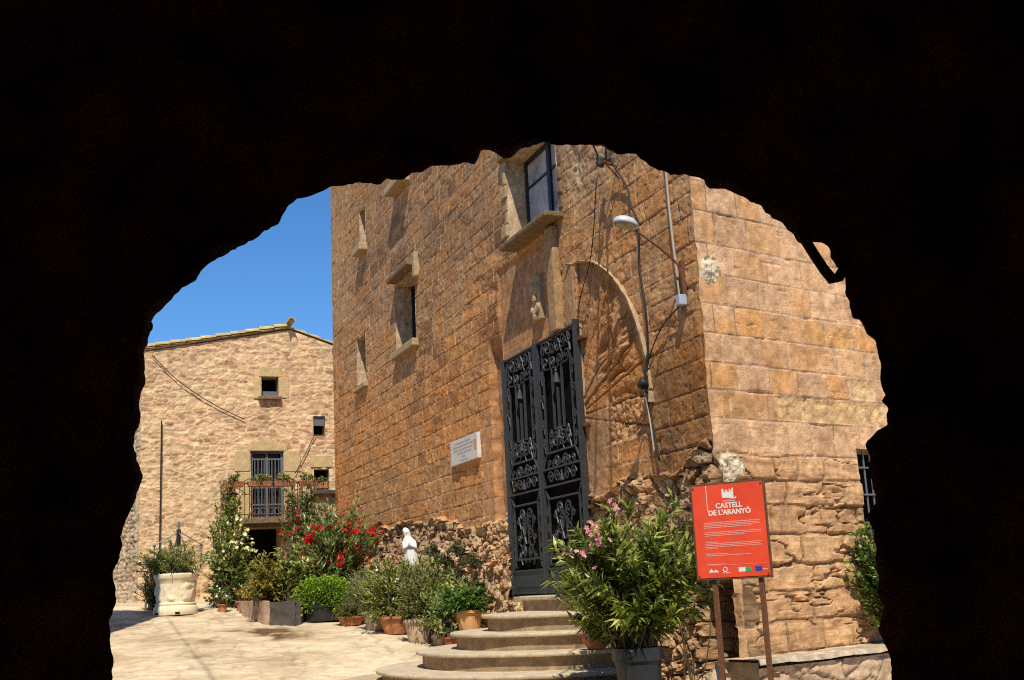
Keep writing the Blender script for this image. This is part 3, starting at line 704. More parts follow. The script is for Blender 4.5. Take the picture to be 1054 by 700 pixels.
mb = MB().tube([L(1.7, -.02, 5.15), L(1.7, .28, 5.2)], .018, 6).tube([L(1.62, .02, 4.95), L(1.66, .2, 5.18)], .014, 6).tube([L(1.85, .15, 5.25), L(1.5, .22, 5.2)], .014, 6)
mb.build('bracket', M['rust'], t_)
for (a, o, z) in ((1.84, .15, 5.22), (1.68, .26, 5.16), (1.52, .22, 5.17)):
    mb = MB(); mb.lathe(L(a, o, z), [(0, .10), (.03, .10), (.042, .06), (.03, .04), (.045, 0), (.028, -.04), (0, -.04)], 12); mb.build('insulator', M['render'], t_, smooth=True)
cable('thin wire leaving the insulators over the passage roof, upper one', [L(1.84, .18, 5.28), (.55, 9.8, 4.75), (-.5, 5.7, 4.72)], .012)
cable('thin wire leaving the insulators over the passage roof, lower one', [L(1.52, .24, 5.22), (.95, 9.8, 4.72), (.3, 5.7, 4.72)], .012)
# marble plaque ---------------------------------------------------------
t_ = thing('wall_plaque', 'white marble plaque with faded grey inscription fixed to the castle wall', 'plaque', L(7.8, .02, 2.11))
MB().wbox(WL_, 7.13, 8.51, 2.115, 2.54, .0, .07).build('slab', M['marble'], t_, bevel=.006)
def scribble(mb, W, s0, s1, z, hgt, o, seed, gap=.012, cw=(.02, .075)):
    r = np.random.default_rng(seed); x = min(s0, s1); e = max(s0, s1)
    while x < e:
        n = r.integers(2, 8)
        for k in range(n):
            ww = hgt*r.uniform(.45, .75)
            if x+ww > e: break
            hh = hgt*(1 if r.random() > .3 else 1.35)
            mb.wbox(W, x, x+ww*.72, z, z+hh, o, o+.002); x += ww
        x += hgt*.6
mb = MB()
for i, (a, b) in enumerate(((7.45, 8.25), (7.3, 8.38), (7.35, 8.35), (7.4, 8.15), (7.75, 7.95), (7.6, 8.0))):
    scribble(mb, WL_, a, b, 2.455-i*.06, .024 if i < 5 else .02, .07, 200+i)
mb.build('inscription', M['plaqueink'], t_)
MB().wbox(WL_, 7.16, 7.30, 2.26, 2.44, .07, .0715).build('stain', M['stain'], t_)

# =================================================================== STEPS
steps = thing('stone_steps', 'rounded flight of worn stone steps leading up to the iron gate', 'steps', (.3, 14.5, -1.15))
cxs, cys = .63, 15.3
def off(p): return float(np.dot(np.array([p[0], p[1], 0])-C0, nL))
def step_poly(r, xr=1.12, wob=.0):
    pts = []
    a1 = math.asin(min(1, (xr-cxs)/r))
    for k in range(61):
        a = a1-(a1+math.pi*.98)*k/60
        p = (cxs+r*math.sin(a)*(1+wob*math.sin(7*a)), cys-r*math.cos(a)*(1+wob*math.sin(5*a+r)))
        if off(p) < .02: continue
        pts.append(p)
    # close along the wall
    def wallpt(p, o=-.05):
        k = off(p)-o; return (p[0]-nL[0]*k, p[1]-nL[1]*k)
    pts.append(wallpt(pts[-1])); pts.append(wallpt((1.12, 14.35)) if True else None)
    return pts
for (r_, z_, zb_) in ((1.20, -.32, -.55), (1.61, -.52, -.75), (2.05, -.72, -.95), (2.56, -.92, -1.3)):
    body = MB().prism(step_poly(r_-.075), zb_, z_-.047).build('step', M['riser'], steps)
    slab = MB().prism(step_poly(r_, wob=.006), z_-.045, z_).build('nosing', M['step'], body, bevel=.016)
body = MB().prism(step_poly(3.02, wob=.02), -1.5, -1.05).build('step', M['boulder'], steps, bevel=.03)
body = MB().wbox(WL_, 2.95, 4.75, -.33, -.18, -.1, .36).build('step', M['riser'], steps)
MB().wbox(WL_, 2.95, 4.78, -.178, -.118, -.1, .40).build('nosing', M['step'], body, bevel=.015)
MB().wbox(WL_, 4.8, 6.1, -.9, -.118, -.2, .06).wbox(WL_, 3.2, 6.1, -.5, -.121, -.8, -.02).build('threshold', M['step'], steps, bevel=.02)

# ================================================= low plinth by right face
def rough_box_wall(name, W, s0, s1, z0, z1, o1, mat, parent, label=None, cat=None, seed=1, origin=None, pal=None):
    pass
plu = np.arange(-.12, 6.0, .02); plv = np.concatenate([np.arange(-1.7, -.88, .02)])
PU, PV = np.meshgrid(plu, plv)
fd, fr1, fq = rubble(PU, PV, .42, .24, 301, .4); fs = sst(.0, .1, fd)
PH = .42+fs*.03*(.3+fr1)+.05*fbm(PU*5, PV*8, 4, 302)
front = WR_.O+PU[..., None]*WR_.d+PH[..., None]*WR_.n; front[..., 2] += PV
tf = palette(fq, [(.46, .30, .19), (.58, .41, .26), (.55, .36, .2)])*(.6+.4*fs)[..., None]
tv = np.linspace(0, 1, 26); TU, TO = np.meshgrid(plu, tv)
th_ = -.82+.018*fbm(TU*3, TO*3, 4, 303)
top = WR_.O+TU[..., None]*WR_.d+(.50-.62*TO+.02*fbm(TU*4, TU*0, 3, 304)*(1-TO))[..., None]*WR_.n; top[..., 2] += th_-.05*(TO < .03)
tt_ = np.tile(np.array([.66, .52, .35]), (TU.size, 1))*(.85+.3*fbm(TU*4, TO*6, 3, 305).reshape(-1, 1))
n1_ = front.reshape(-1, 3).shape[0]
endP = np.array([WR_.P(-.12, -.12, -1.7), WR_.P(-.12, .47, -1.7), WR_.P(-.12, .47, -.84), WR_.P(-.12, -.12, -.84)])
pz = mesh_obj('stone_plinth', np.concatenate([front.reshape(-1, 3), top.reshape(-1, 3), endP]), [np.concatenate([grid_faces(len(plu), len(plv)), grid_faces(len(plu), 26)+n1_, np.array([[0, 1, 2, 3]])+n1_+top.reshape(-1, 3).shape[0]])], M['castle'], None, tint=np.concatenate([tf.reshape(-1, 3), tt_, np.tile([.5, .36, .22], (4, 1))]), smooth=True)
tag(pz, 'low rough stone plinth along the foot of the sunlit right castle face', 'plinth')
ob = MB().blob((1.80, 11.35, -1.12), (.13, .12, .30), 10, .18, 9).build('standing_stone', M['boulder'], None, smooth=True); tag(ob, 'small rounded boulder on the ground behind the red sign legs', 'boulder')

# ==================================================================== SIGN
tS = np.array([.847, -.531, 0]); nS = np.array([-.531, -.847, 0])
WS = Wall((1.640, 11.14, 0), tS, nS)
WS.tilt = .012
sgn = thing('information_sign', 'red information board headed CASTELL DE L\'ARANYÓ on two rusty posts', 'sign', WS.P(.37, 0, -1.35))
MB().wbox(WS, .0, .75, -.02, .88, -.012, .012).build('panel', M['rust'], sgn, bevel=.004)
MB().wbox(WS, .02, .73, .0, .862, .0125, .016).build('face', M['red'], sgn)
for x in (.16, .62):
    p = MB().wbox(WS, x-.022, x+.022, -1.5, .70, -.058, -.014).build('post', M['rust'], sgn, bevel=.004)
    MB().wbox(WS, x+.024, x+.085, -.905, -.865, -.05, -.03).build('bracket', M['rust'], p)
for (x, z) in ((.035, .02), (.715, .02), (.035, .842), (.715, .842)):
    mb = MB(); mb.tube([WS.P(x, .016, z), WS.P(x, .022, z)], .009, 8); mb.build('bolt', M['rust'], sgn)
def text(body, s, z, size, mat, parent, bold=.0, align='CENTER'):
    cu = bpy.data.curves.new('t', 'FONT'); cu.body = body; cu.size = size; cu.align_x = align; cu.extrude = .0008; cu.offset = bold; cu.resolution_u = 3
    o = bpy.data.objects.new('t', cu); link(o)
    o.matrix_world = Matrix([(WS.d[0], 0, WS.n[0], 0), (WS.d[1], 0, WS.n[1], 0), (0, 1, 0, 0), (0, 0, 0, 1)])
    dg = bpy.context.evaluated_depsgraph_get(); me = o.evaluated_get(dg).to_mesh()
    vv = np.array([v.co[:] for v in me.vertices]); ff = [tuple(p.vertices) for p in me.polygons]
    P = np.array([WS.P(s+v[0], .0175+v[2], z+v[1]) for v in vv])
    tri = []
    for f in ff:
        for k in range(1, len(f)-1): tri.append((f[0], f[k], f[k+1]))
    o.evaluated_get(dg).to_mesh_clear(); bpy.data.objects.remove(o); bpy.data.curves.remove(cu)
    return mesh_obj('lettering', P, np.array(tri), M[mat], parent)
text('CASTELL', .385, (.640), .068, 'white', sgn, .0016)
text("DE L'ARANYÓ", .385, .577, .067, 'white', sgn, .002)
mb = MB()
rows = [(.12, .68, .505), (.12, .67, .49), (.12, .68, .475), (.12, .60, .46), (.12, .68, .415), (.12, .68, .40), (.12, .52, .385), (.12, .24, .325), (.12, .68, .31), (.12, .66, .295), (.12, .68, .28), (.12, .24, .265), (.12, .34, .215), (.12, .56, .20)]
for i, (a, b, z) in enumerate(rows): scribble(mb, WS, a, b, z, .0062, .0162, 400+i)
mb.wbox(WS, .12, .70, .112, .114, .0162, .018); scribble(mb, WS, .12, .30, .119, .006, .0162, 444)
mb.build('small_print', M['faint'], sgn)
# castle emblem at the head of the board
mb = MB(); z0 = .725
def quad(mb, pts, o=.0165):
    v = [WS.P(p[0], o, p[1]) for p in pts]+[WS.P(p[0], o+.0015, p[1]) for p in pts]; mb.hexa(v)
quad(mb, [(.325, z0+.01), (.44, z0), (.44, z0+.062), (.325, z0+.062)]); quad(mb, [(.325, z0+.062), (.345, z0+.062), (.345, z0+.092), (.325, z0+.092)])
quad(mb, [(.365, z0+.062), (.378, z0+.062), (.385, z0+.080), (.360, z0+.080)]); quad(mb, [(.40, z0+.062), (.415, z0+.062), (.415, z0+.082), (.40, z0+.09)])
quad(mb, [(.425, z0+.062), (.44, z0+.062), (.44, z0+.098), (.425, z0+.09)]); quad(mb, [(.37, z0-.012), (.46, z0-.004), (.47, z0+.018), (.44, z0-.0)])
scribble(mb, WS, .33, .46, z0-.026, .006, .0162, 460)
mb.build('emblem', M['white'], sgn)
mb = MB()
v = [WS.P(.13, .0165, .05), WS.P(.185, .0165, .05), WS.P(.155, .0165, .085)]; mb.add(v, T=[(0, 1, 2)])
v = [WS.P(.17, .0165, .05), WS.P(.235, .0165, .05), WS.P(.20, .0165, .075)]; mb.add(v, T=[(0, 1, 2)])
mb.tube([WS.P(.295+.02*math.cos(a), .017, .072+.02*math.sin(a)) for a in np.linspace(0, 2*math.pi, 14)], .0045, 4)
scribble(mb, WS, .27, .34, .038, .006, .0162, 461); mb.wbox(WS, .43, .495, .045, .085, .0162, .018)
scribble(mb, WS, .665, .71, .055, .007, .0162, 462)
mb.build('logo', M['white'], sgn)
MB().wbox(WS, .497, .555, .045, .085, .0162, .018).build('logo', M['green'], sgn)
MB().wbox(WS, .59, .655, .045, .088, .0162, .018).build('logo', M['blue'], sgn)
MB().wbox(WS, .165, .170, .62, .86, .0162, .0175).build('scratch', M['white'], sgn)

# =================================================================== HOUSE
eH = np.array([math.sin(R(68)), math.cos(R(68)), 0]); nH = np.array([eH[1], -eH[0], 0])
WH = Wall((-8.5, 27.5, 0), eH, nH)
house = thing('rubble_house', 'sunlit rubble stone house with tiled gable and balcony at the end of the courtyard', 'house', WH.P(1.9, 0, 0))
def roofz(u): return np.interp(u, [-.6, 3.05, 8.2], [6.03, 6.72, 5.0])
uh = np.arange(-.53, 8.0, .019); nv = 380
uH, tH = np.meshgrid(uh, np.linspace(0, 1, nv)); vH = -.9+tH*(roofz(uH)+.9)
def rub_house(Ug, Vg, seed):
    fd, a, q = rubble(Ug, Vg, .18, .080, seed, .16); fs = sst(.05, .22, fd)
    fd2, a2, q2 = rubble(Ug+3, Vg, .25, .105, seed+7, .14); fs2 = sst(.04, .17, fd2)
    mix = sst(-.1, .2, fbm(Ug*.8, Vg*.8, 3, seed+20))
    fs = fs*(1-mix)+fs2*mix; a = a*(1-mix)+a2*mix; q = np.where(mix > .5, q2, q)
    Hh_ = fs*.012*(.1+1.5*a)+.012*fbm(Ug*9, Vg*12, 3, seed+3)+.012*fbm(Ug*2, Vg*3, 3, seed+8)
    Th = palette(np.clip(q+.2*fbm(Ug, Vg, 3, seed+4), 0, 1), [(.40, .225, .125), (.62, .41, .24), (.66, .46, .26), (.52, .30, .18), (.68, .50, .28)])*(1+.25*fbm(Ug*6, Vg*9, 3, seed+6))[..., None]
    Th = Th*fs[..., None]+(1-fs)[..., None]*np.array([.72, .56, .37])*(.9+.2*fbm(Ug*2, Vg*2, 3, seed+5))[..., None]
    return Hh_, np.minimum(Th*np.array([1.24, 1.23, 1.20])*(1-.22*np.clip(fbm(Ug*1.8, Vg*.5, 4, seed+30), 0, 1))[..., None], .88)
HH, TH = rub_house(uH, vH, 501)
HHOL = [(2.34, 2.76, 5.0, 5.48), (3.64, 3.93, 4.02, 4.5), (2.07, 2.87, 1.96, 3.6), (3.63, 4.01, 2.66, 3.15), (1.72, 2.75, -.3, 1.72)]
def holesH(u, v):
    m = np.zeros(u.shape, bool)
    for (a, b, c, e) in HHOL: m |= (u > a) & (u < b) & (v > c) & (v < e)
    return m
Vs, Fs, Ts = [], [], []
P = WH.O+uH[..., None]*WH.d+HH[..., None]*WH.n; P[..., 2] += vH
uc = (uH[:-1, :-1]+uH[1:, 1:])/2; vc = (vH[:-1, :-1]+vH[1:, 1:])/2
Vs.append(P.reshape(-1, 3)); Fs.append(grid_faces(len(uh), nv, ~holesH(uc, vc))); Ts.append(TH.reshape(-1, 3)); n0 = len(Vs[0])
# side wall running back to the left, pebbly and greyer
dS = np.array([-.86, .51, 0]); nSd = np.array([-.51, -.86, 0]); WSd = Wall(WH.P(-.53, 0, 0), dS, nSd)
u3 = np.arange(0, 5, .03); v3 = np.arange(-.9, 6.0, .03); U3, V3 = np.meshgrid(u3, v3)
fd, a, q = rubble(U3, V3, .13, .10, 531, .2); fs = sst(.05, .3, fd)
H3_ = fs*.045*(.4+a)+.03*fbm(U3*3, V3*3, 4, 532)+.25*sst(.6, -.5, V3)*sst(2.2, .3, V3); H3_ *= sst(0, .1, U3)
T3_ = palette(q, [(.44, .31, .19), (.60, .45, .29), (.68, .53, .35)])*(.5+.5*fs)[..., None]
P = WSd.O+U3[..., None]*WSd.d+H3_[..., None]*WSd.n; P[..., 2] += V3
Vs.append(P.reshape(-1, 3)); Fs.append(grid_faces(len(u3), len(v3))[:, ::-1]+n0); Ts.append(T3_.reshape(-1, 3)); n0 += P.reshape(-1, 3).shape[0]
for (a, b, c, e) in HHOL:
    for (p, q) in (((a, c), (a, e)), ((b, c), (b, e)), ((a, c), (b, c)), ((a, e), (b, e))):
        qd = np.array([WH.P(p[0], .02, p[1]), WH.P(q[0], .02, q[1]), WH.P(q[0], -.4, q[1]), WH.P(p[0], -.4, p[1])])
        Vs.append(qd); Fs.append(np.array([[0, 1, 2, 3]])+n0); Ts.append(np.tile([.48, .35, .21], (4, 1))); n0 += 4
# hidden sides and back
B1, B2, B3, B4 = WH.P(8, 0, -.9), WH.P(8, -7, -.9), WSd.P(5, 0, -.9), WSd.P(5, 0, -.9)+eH*0-nH*4
up_ = lambda p, z: np.array([p[0], p[1], z])
qd = np.array([B1, B2, up_(B2, 5), up_(B1, 5), B4, up_(B4, 6), B3, up_(B3, 6)])
Vs.append(qd); Fs.append(np.array([[0, 1, 2, 3], [1, 4, 5, 2], [4, 6, 7, 5]])+n0); Ts.append(np.tile([.5, .36, .22], (8, 1)))
mesh_obj('wall', np.concatenate(Vs), np.concatenate(Fs), M['house'], house, tint=np.concatenate(Ts), smooth=True)
# roof: slabs with a verge of half-round tiles
mb = MB()
for (ua, ub) in ((-.75, 3.05), (3.05, 8.2)):
    za, zb_ = roofz(ua)+.03, roofz(ub)+.03
    if ua < 0: za = 6.0
    v = []
    for dz in (0.02, .05):
        for (uu, zz, o) in ((ua, za, .04), (ub, zb_, .04), (ub, zb_, -7), (ua, za, -7)): v.append(WH.P(uu, o, zz+dz))
    mb.hexa(v)
roof = mb.build('roof', M['tile'], house)
mb = MB(); rr = np.random.default_rng(8)
def tile(mb, p, q, rad, jig):
    n = 7; V = []; 
    e = (q-p)/np.linalg.norm(q-p); sd_ = np.cross(e, [0, 0, 1.]); sd_ /= np.linalg.norm(sd_); nu = np.cross(sd_, e)
    for (c, rd) in ((p, rad*.82), (q, rad)):
        for k in range(n):
            a = math.pi*k/(n-1); V.append(c+sd_*math.cos(a)*rd+nu*(math.sin(a)*rd+jig))
        for k in range(n):
            a = math.pi*(n-1-k)/(n-1); V.append(c+sd_*math.cos(a)*rd*.82+nu*(math.sin(a)*rd*.82+jig))
    m = 2*n; Q = [(k, (k+1) % m, m+(k+1) % m, m+k) for k in range(m)]
    Q += [(k, k+1, m-2-k, m-1-k) for k in range(n-1)]; Q += [(m+k, m+m-1-k, m+m-2-k, m+k+1) for k in range(n-1)]
    mb.add(V, Q=Q)
# tiles lie along the slope in rows; only the first rows are modelled one by one
for row in range(4):
    o = .02-row*.2
    x = 3.0; k = 0
    while x > -.72:
        x2 = x-.36
        tile(mb, WH.P(x+.05, o, roofz(x+.05 if x < 3 else 3.0)+.085), WH.P(x2, o, roofz(x2)+.105), .085+.006*rr.random(), rr.uniform(-.012, .015)); x = x2
    x = 3.1
    while x < 7.8:
        tile(mb, WH.P(x-.05, o-.05, roofz(max(x-.05, 3.06))+.04), WH.P(x+.36, o-.05, roofz(x+.36)+.06), .07, rr.uniform(-.01, .01)); x += .36
for k in range(6): tile(mb, WH.P(3.05, .02-k*.36, 6.86), WH.P(3.05, .30-k*.36, 6.88), .10, rr.uniform(-.01, .02))
mb.build('roof_tiles', M['tile'], roof, smooth=False)
MB().wbox(WH, 4.15, 4.42, 6.12, 6.28, .0, .16).build('rain_spout', M['render'], house, bevel=.01)
# stone dressings
def dress(name, boxes, mat='dress', o=.035):
    for (a, b, c, e) in boxes: MB().wbox(WH, a, b, c, e, -.1, o).build(name, M[mat], house, bevel=.012)
dress('window_surround', [(2.27, 2.84, 5.49, 5.74), (2.14, 2.33, 4.93, 5.48), (2.77, 3.02, 4.95, 5.48)])
dress('window_sill', [(2.25, 2.82, 4.90, 4.985)], 'sill', .13)
dress('window_sill', [(3.55, 4.15, 2.52, 2.62)], 'render', .16)
dress('window_surround', [(3.55, 4.1, 3.2, 3.5)])
dress('door_surround', [(1.68, 2.05, 3.12, 3.62), (1.80, 2.05, 2.55, 3.10), (1.83, 2.05, 1.97, 2.53), (2.89, 3.3, 3.1, 3.62), (2.89, 3.15, 2.5, 3.08)])
v = []
for o in (-.05, .04):
    for (a, z) in ((1.98, 3.625), (2.96, 3.625), (2.96, 3.72), (2.47, 3.96), (1.98, 3.72)): v.append(WH.P(a, o, z))
mb = MB(); mb.add(v, T=[], Q=[(5, 6, 7, 8)]); mb.add([v[5], v[8], v[9]], T=[(0, 1, 2)])
mb.add([v[i] for i in (2, 3, 8, 7)], Q=[(0, 1, 2, 3)]); mb.add([v[i] for i in (3, 4, 9, 8)], Q=[(0, 1, 2, 3)])
mb.build('door_pediment', M['dress'], house)
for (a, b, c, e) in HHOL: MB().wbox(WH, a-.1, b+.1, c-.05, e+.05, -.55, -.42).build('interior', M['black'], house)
MB().wbox(WH, 2.35, 2.75, 5.01, 5.14, -.2, -.12).build('shutter', M['grille'], house)
MB().wbox(WH, 3.65, 3.92, 4.26, 4.49, -.1, -.03).build('shutter', M['grille'], house)
MB().wbox(WH, 1.73, 2.74, -.29, .55, -.25, -.2).build('door', M['wood'], house)
# balcony door: double glazed door behind a grey iron grille
mb = MB()
for x in (2.10, 2.47, 2.84): mb.wbox(WH, x-.028, x+.028, 1.96, 3.59, -.10, -.06)
for z in (3.57, 3.42, 2.72, 1.99): mb.wbox(WH, 2.075, 2.865, z-.02, z+.02, -.098, -.064)
for x in (2.18, 2.26, 2.35, 2.41, 2.53, 2.60, 2.68, 2.77): mb.wbox(WH, x-.011, x+.011, 1.98, 3.42, -.09, -.07)
dg_ = mb.build('balcony_door', M['grille'], house)
mb = MB()
for x in (2.2, 2.38, 2.58, 2.74): mb.tube([WH.P(x+.08*math.cos(a), -.055, 2.14+.08*math.sin(a)) for a in np.linspace(0, math.pi*2, 14)], .012, 5)
mb.wbox(WH, 2.13, 2.44, 2.28, 2.32, -.07, -.05).wbox(WH, 2.5, 2.81, 2.28, 2.32, -.07, -.05)
mb.build('scroll', M['grille'], dg_)
MB().wbox(WH, 2.1, 2.84, 1.98, 3.55, -.2, -.18).build('glazing', M['glass'], dg_)
# balcony
bal = MB().wbox(WH, 1.32, 3.55, 1.80, 1.92, -.05, .72).wbox(WH, 1.38, 3.5, 1.70, 1.80, -.05, .60).build('balcony', M['sill'], house, bevel=.015)
mb = MB()
for x in np.arange(1.36, 3.5, .115): mb.tube([WH.P(x, .68, 1.92), WH.P(x, .68, 2.76)], .010, 5)
for (z, r_) in ((2.76, .018), (2.02, .012)): mb.tube([WH.P(1.34, .68, z), WH.P(3.52, .68, z)], r_, 6)
for x in (1.34, 3.52):
    for o in (.1, .3, .5): mb.tube([WH.P(x, o, 1.92), WH.P(x, o, 2.76)], .010, 5)
    mb.tube([WH.P(x, 0, 2.76), WH.P(x, .68, 2.76)], .016, 6)
for x in np.arange(1.5, 3.4, .46):   # bent hoops that hold the flower boxes
    mb.tube([WH.P(x+.2*math.cos(a), .70, 2.70+.16*math.sin(a)) for a in np.linspace(0, math.pi, 12)], .010, 5)
mb.build('railing', M['rust'], bal)
# thin pole, cables on the facade
ob = MB().tube([WH.P(-.06, .08, 1.1), WH.P(-.06, .08, 4.35)], .016, 6).build('iron_rod', M['cable'], None); tag(ob, 'thin dark rod standing upright against the house front', 'rod')
cable('long thin cable sagging across the house front from the eave', [WH.P(-.3, .06, 5.95), WH.P(.3, .07, 5.35), WH.P(1.1, .07, 4.8), WH.P(1.9, .06, 4.40)], .011)
cable('short wire slanting from the small wall niche down to the balcony', [WH.P(3.66, .06, 4.03), WH.P(3.42, .06, 3.55), WH.P(3.15, .07, 3.05)], .010)

# ============================================================ PASSAGE ARCH
px = np.array([(108,712),(113,690),(115,660),(112,640),(116,622),(118,600),(122,575),(128,548),(131,530),(137,512),(141,490),(136,476),(133,462),(138,450),(142,430),(146,410),(150,385),(152,365),(151,350),(153,332),(160,322),(172,312),(184,300),(190,290),(205,281),(215,270),(235,255),(262,238),(274,234),(282,226),(298,212),(320,203),(337,194),(350,190),(372,187),(390,188),(420,181),(445,172),(470,168),(488,163),(495,153),(503,152),(511,156),(525,157),(545,150),(560,144),(590,147),(622,147),(632,150),(642,156),(655,158),(672,172),(690,180),(705,178),(720,183),(740,193),(762,200),(783,212),(797,222),(812,232),(822,245),(830,252),(838,247),(848,249),(857,256),(860,268),(863,282),(871,285),(872,300),(878,312),(890,335),(902,352),(908,370),(912,390),(915,405),(909,412),(915,422),(911,438),(898,445),(893,455),(896,470),(899,490),(901,515),(899,535),(906,550),(908,562),(905,580),(903,600),(908,625),(907,650),(914,672),(921,690),(926,712)], float)
YA = 4.5
def arch_pt(x, y):
    xc = (x-527)/F_; yc = (350-y)/F_
    a = xc*math.cos(RO)+yc*math.sin(RO); b = -xc*math.sin(RO)+yc*math.cos(RO)
    Yv = math.cos(PT)-b*math.sin(PT); Zv = math.sin(PT)+b*math.cos(PT)
    return a/Yv*YA, Zv/Yv*YA
OUTL = [arch_pt(*p) for p in px]      # outline of the opening in the plane Y = 4.5, metres
OUTL = [(OUTL[0][0]-.02, -1.75), (OUTL[0][0], -.9)]+OUTL[1:-1]+[(OUTL[-1][0], -.9), (OUTL[-1][0]+.03, -1.75)]
ol = np.array(OUTL)
seg = np.linalg.norm(np.diff(ol, axis=0), axis=1); cs = np.concatenate([[0], np.cumsum(seg)])
NS = 900; ss = np.linspace(0, cs[-1], NS)
ol = np.stack([np.interp(ss, cs, ol[:, 0]), np.interp(ss, cs, ol[:, 1])], -1)
cen = np.array([0, .2]); rad = ol-cen; rl = np.linalg.norm(rad, axis=1)[:, None]
ol = ol+rad/rl*(.014*fbm(ss*7, ss*0, 4, 601)+.020*fbm(ss*16, ss*0+2, 4, 602)-.012*np.clip(np.abs(fbm(ss*9, ss*0+7, 2, 603))*2, 0, 1))[:, None]
passage = thing('arched_passage', 'dark vaulted stone passage whose rough arch frames the whole view', 'archway', (0, 4.5, -1.6))
def ray_rect(dirv, x0, x1, z0, z1):
    tx = np.where(dirv[:, 0] > 0, (x1-cen[0])/np.maximum(dirv[:, 0], 1e-6), (x0-cen[0])/np.minimum(dirv[:, 0], -1e-6))
    tz = np.where(dirv[:, 1] > 0, (z1-cen[1])/np.maximum(dirv[:, 1], 1e-6), (z0-cen[1])/np.minimum(dirv[:, 1], -1e-6))
    return cen+dirv*np.minimum(tx, tz)[:, None]
dirs = rad/rl
def ring(inner, outer, yf, k, seed, amp):
    f = np.linspace(0, 1, k)**1.5
    P = inner[None]*(1-f)[:, None, None]+outer[None]*f[:, None, None]
    Y = yf+amp*fbm(P[..., 0]*2.2, P[..., 1]*2.2, 5, seed)
    return np.stack([P[..., 0], Y, P[..., 1]], -1)
ri = ray_rect(dirs, -3.2, 3.2, -1.75, 3.05)
A1 = ring(ol, ri, 4.5, 26, 611, .10)
A1[0, :, 1] = 4.5+.03*fbm(ss*3, ss*0+3, 3, 612)
flare = cen+(ol-cen)*(1+.34*np.linspace(0, 1, 10))[:, None, None]
flare[..., 1] = np.where(ol[None, :, 1] < -1.6, np.minimum(flare[..., 1], -1.75), flare[..., 1])
A2 = np.stack([flare[..., 0], np.repeat(np.linspace(4.5, 5.6, 10)[:, None], NS, 1), flare[..., 1]], -1)
A2 += .03*fbm(A2[..., 1]*5+A2[..., 0], A2[..., 2]*5, 3, 613)[..., None]*np.linspace(0, 1, 10)[:, None, None]
A2[0] = A1[0]
of = flare[-1]; ro = ray_rect((of-cen)/np.linalg.norm(of-cen, axis=1)[:, None], -6.8, 4.2, -1.75, 4.4)
f = np.linspace(0, 1, 20); A3 = of[None]*(1-f)[:, None, None]+ro[None]*f[:, None, None]
A3 = np.stack([A3[..., 0], 5.6+.05*fbm(A3[..., 0]*3, A3[..., 1]*4, 4, 615), A3[..., 1]], -1); A3[0] = A2[-1]
n1 = A1.reshape(-1, 3).shape[0]; n2 = A2.reshape(-1, 3).shape[0]
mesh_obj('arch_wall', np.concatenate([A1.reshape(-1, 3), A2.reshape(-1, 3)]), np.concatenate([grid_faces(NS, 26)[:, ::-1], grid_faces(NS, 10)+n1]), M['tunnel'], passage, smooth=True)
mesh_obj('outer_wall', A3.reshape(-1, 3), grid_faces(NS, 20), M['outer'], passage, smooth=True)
# vault: side walls, barrel ceiling and the far end, with an unseen opening added to light the arch
prof = [(-3.25, -1.75), (-3.25, 1.2)]+[(3.25*math.cos(a), 1.2+1.95*math.sin(a)) for a in np.linspace(math.pi, 0, 40)][1:-1]+[(3.25, 1.2), (3.25, -1.75)]
prof = np.array(prof); sl = np.concatenate([[0], np.cumsum(np.linalg.norm(np.diff(prof, axis=0), axis=1))]); sp = np.linspace(0, sl[-1], 160)
prof = np.stack([np.interp(sp, sl, prof[:, 0]), np.interp(sp, sl, prof[:, 1])], -1)
yy = np.linspace(-4, 4.75, 140)
PV_ = np.zeros((len(yy), 160, 3)); PV_[..., 0] = prof[:, 0]; PV_[..., 2] = prof[:, 1]; PV_[..., 1] = yy[:, None]
dsp = .10*fbm(np.repeat(sp[None], len(yy), 0)*1.3, np.repeat(yy[:, None], 160, 1)*1.3, 5, 621)
nrm = np.stack([-prof[:, 0], 0*prof[:, 0], -(prof[:, 1]-.5)], -1); nrm /= np.linalg.norm(nrm, axis=1)[:, None]
PV_ += nrm[None]*dsp[..., None]
back = np.array([(x, -4, z) for (x0, x1, z0, z1) in ((-3.6, -.95, -1.75, 3.6), (.95, 3.6, -1.75, 3.6), (-.95, .95, .8, 3.6)) for (x, z) in ((x0, z0), (x1, z0), (x1, z1), (x0, z1))])
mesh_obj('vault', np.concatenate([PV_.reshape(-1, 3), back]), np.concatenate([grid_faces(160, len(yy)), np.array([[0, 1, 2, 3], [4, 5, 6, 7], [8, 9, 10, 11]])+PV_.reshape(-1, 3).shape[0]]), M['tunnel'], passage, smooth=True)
mb = MB().box(-6.8, -3.9, -4.5, 5.45, -1.8, 4.4).box(3.9, 4.2, -4.5, 5.45, -1.8, 4.4).box(-6.8, -.95, -4.9, -4.5, -1.8, 4.4).box(.95, 4.2, -4.9, -4.5, -1.8, 4.4).box(-.95, .95, -4.9, -4.5, .8, 4.4).box(-7, 4.4, -5, 5.75, 4.4, 4.7)  # shell leaves the added rear opening free for fill light
mb.build('building_shell', M['outer'], passage)
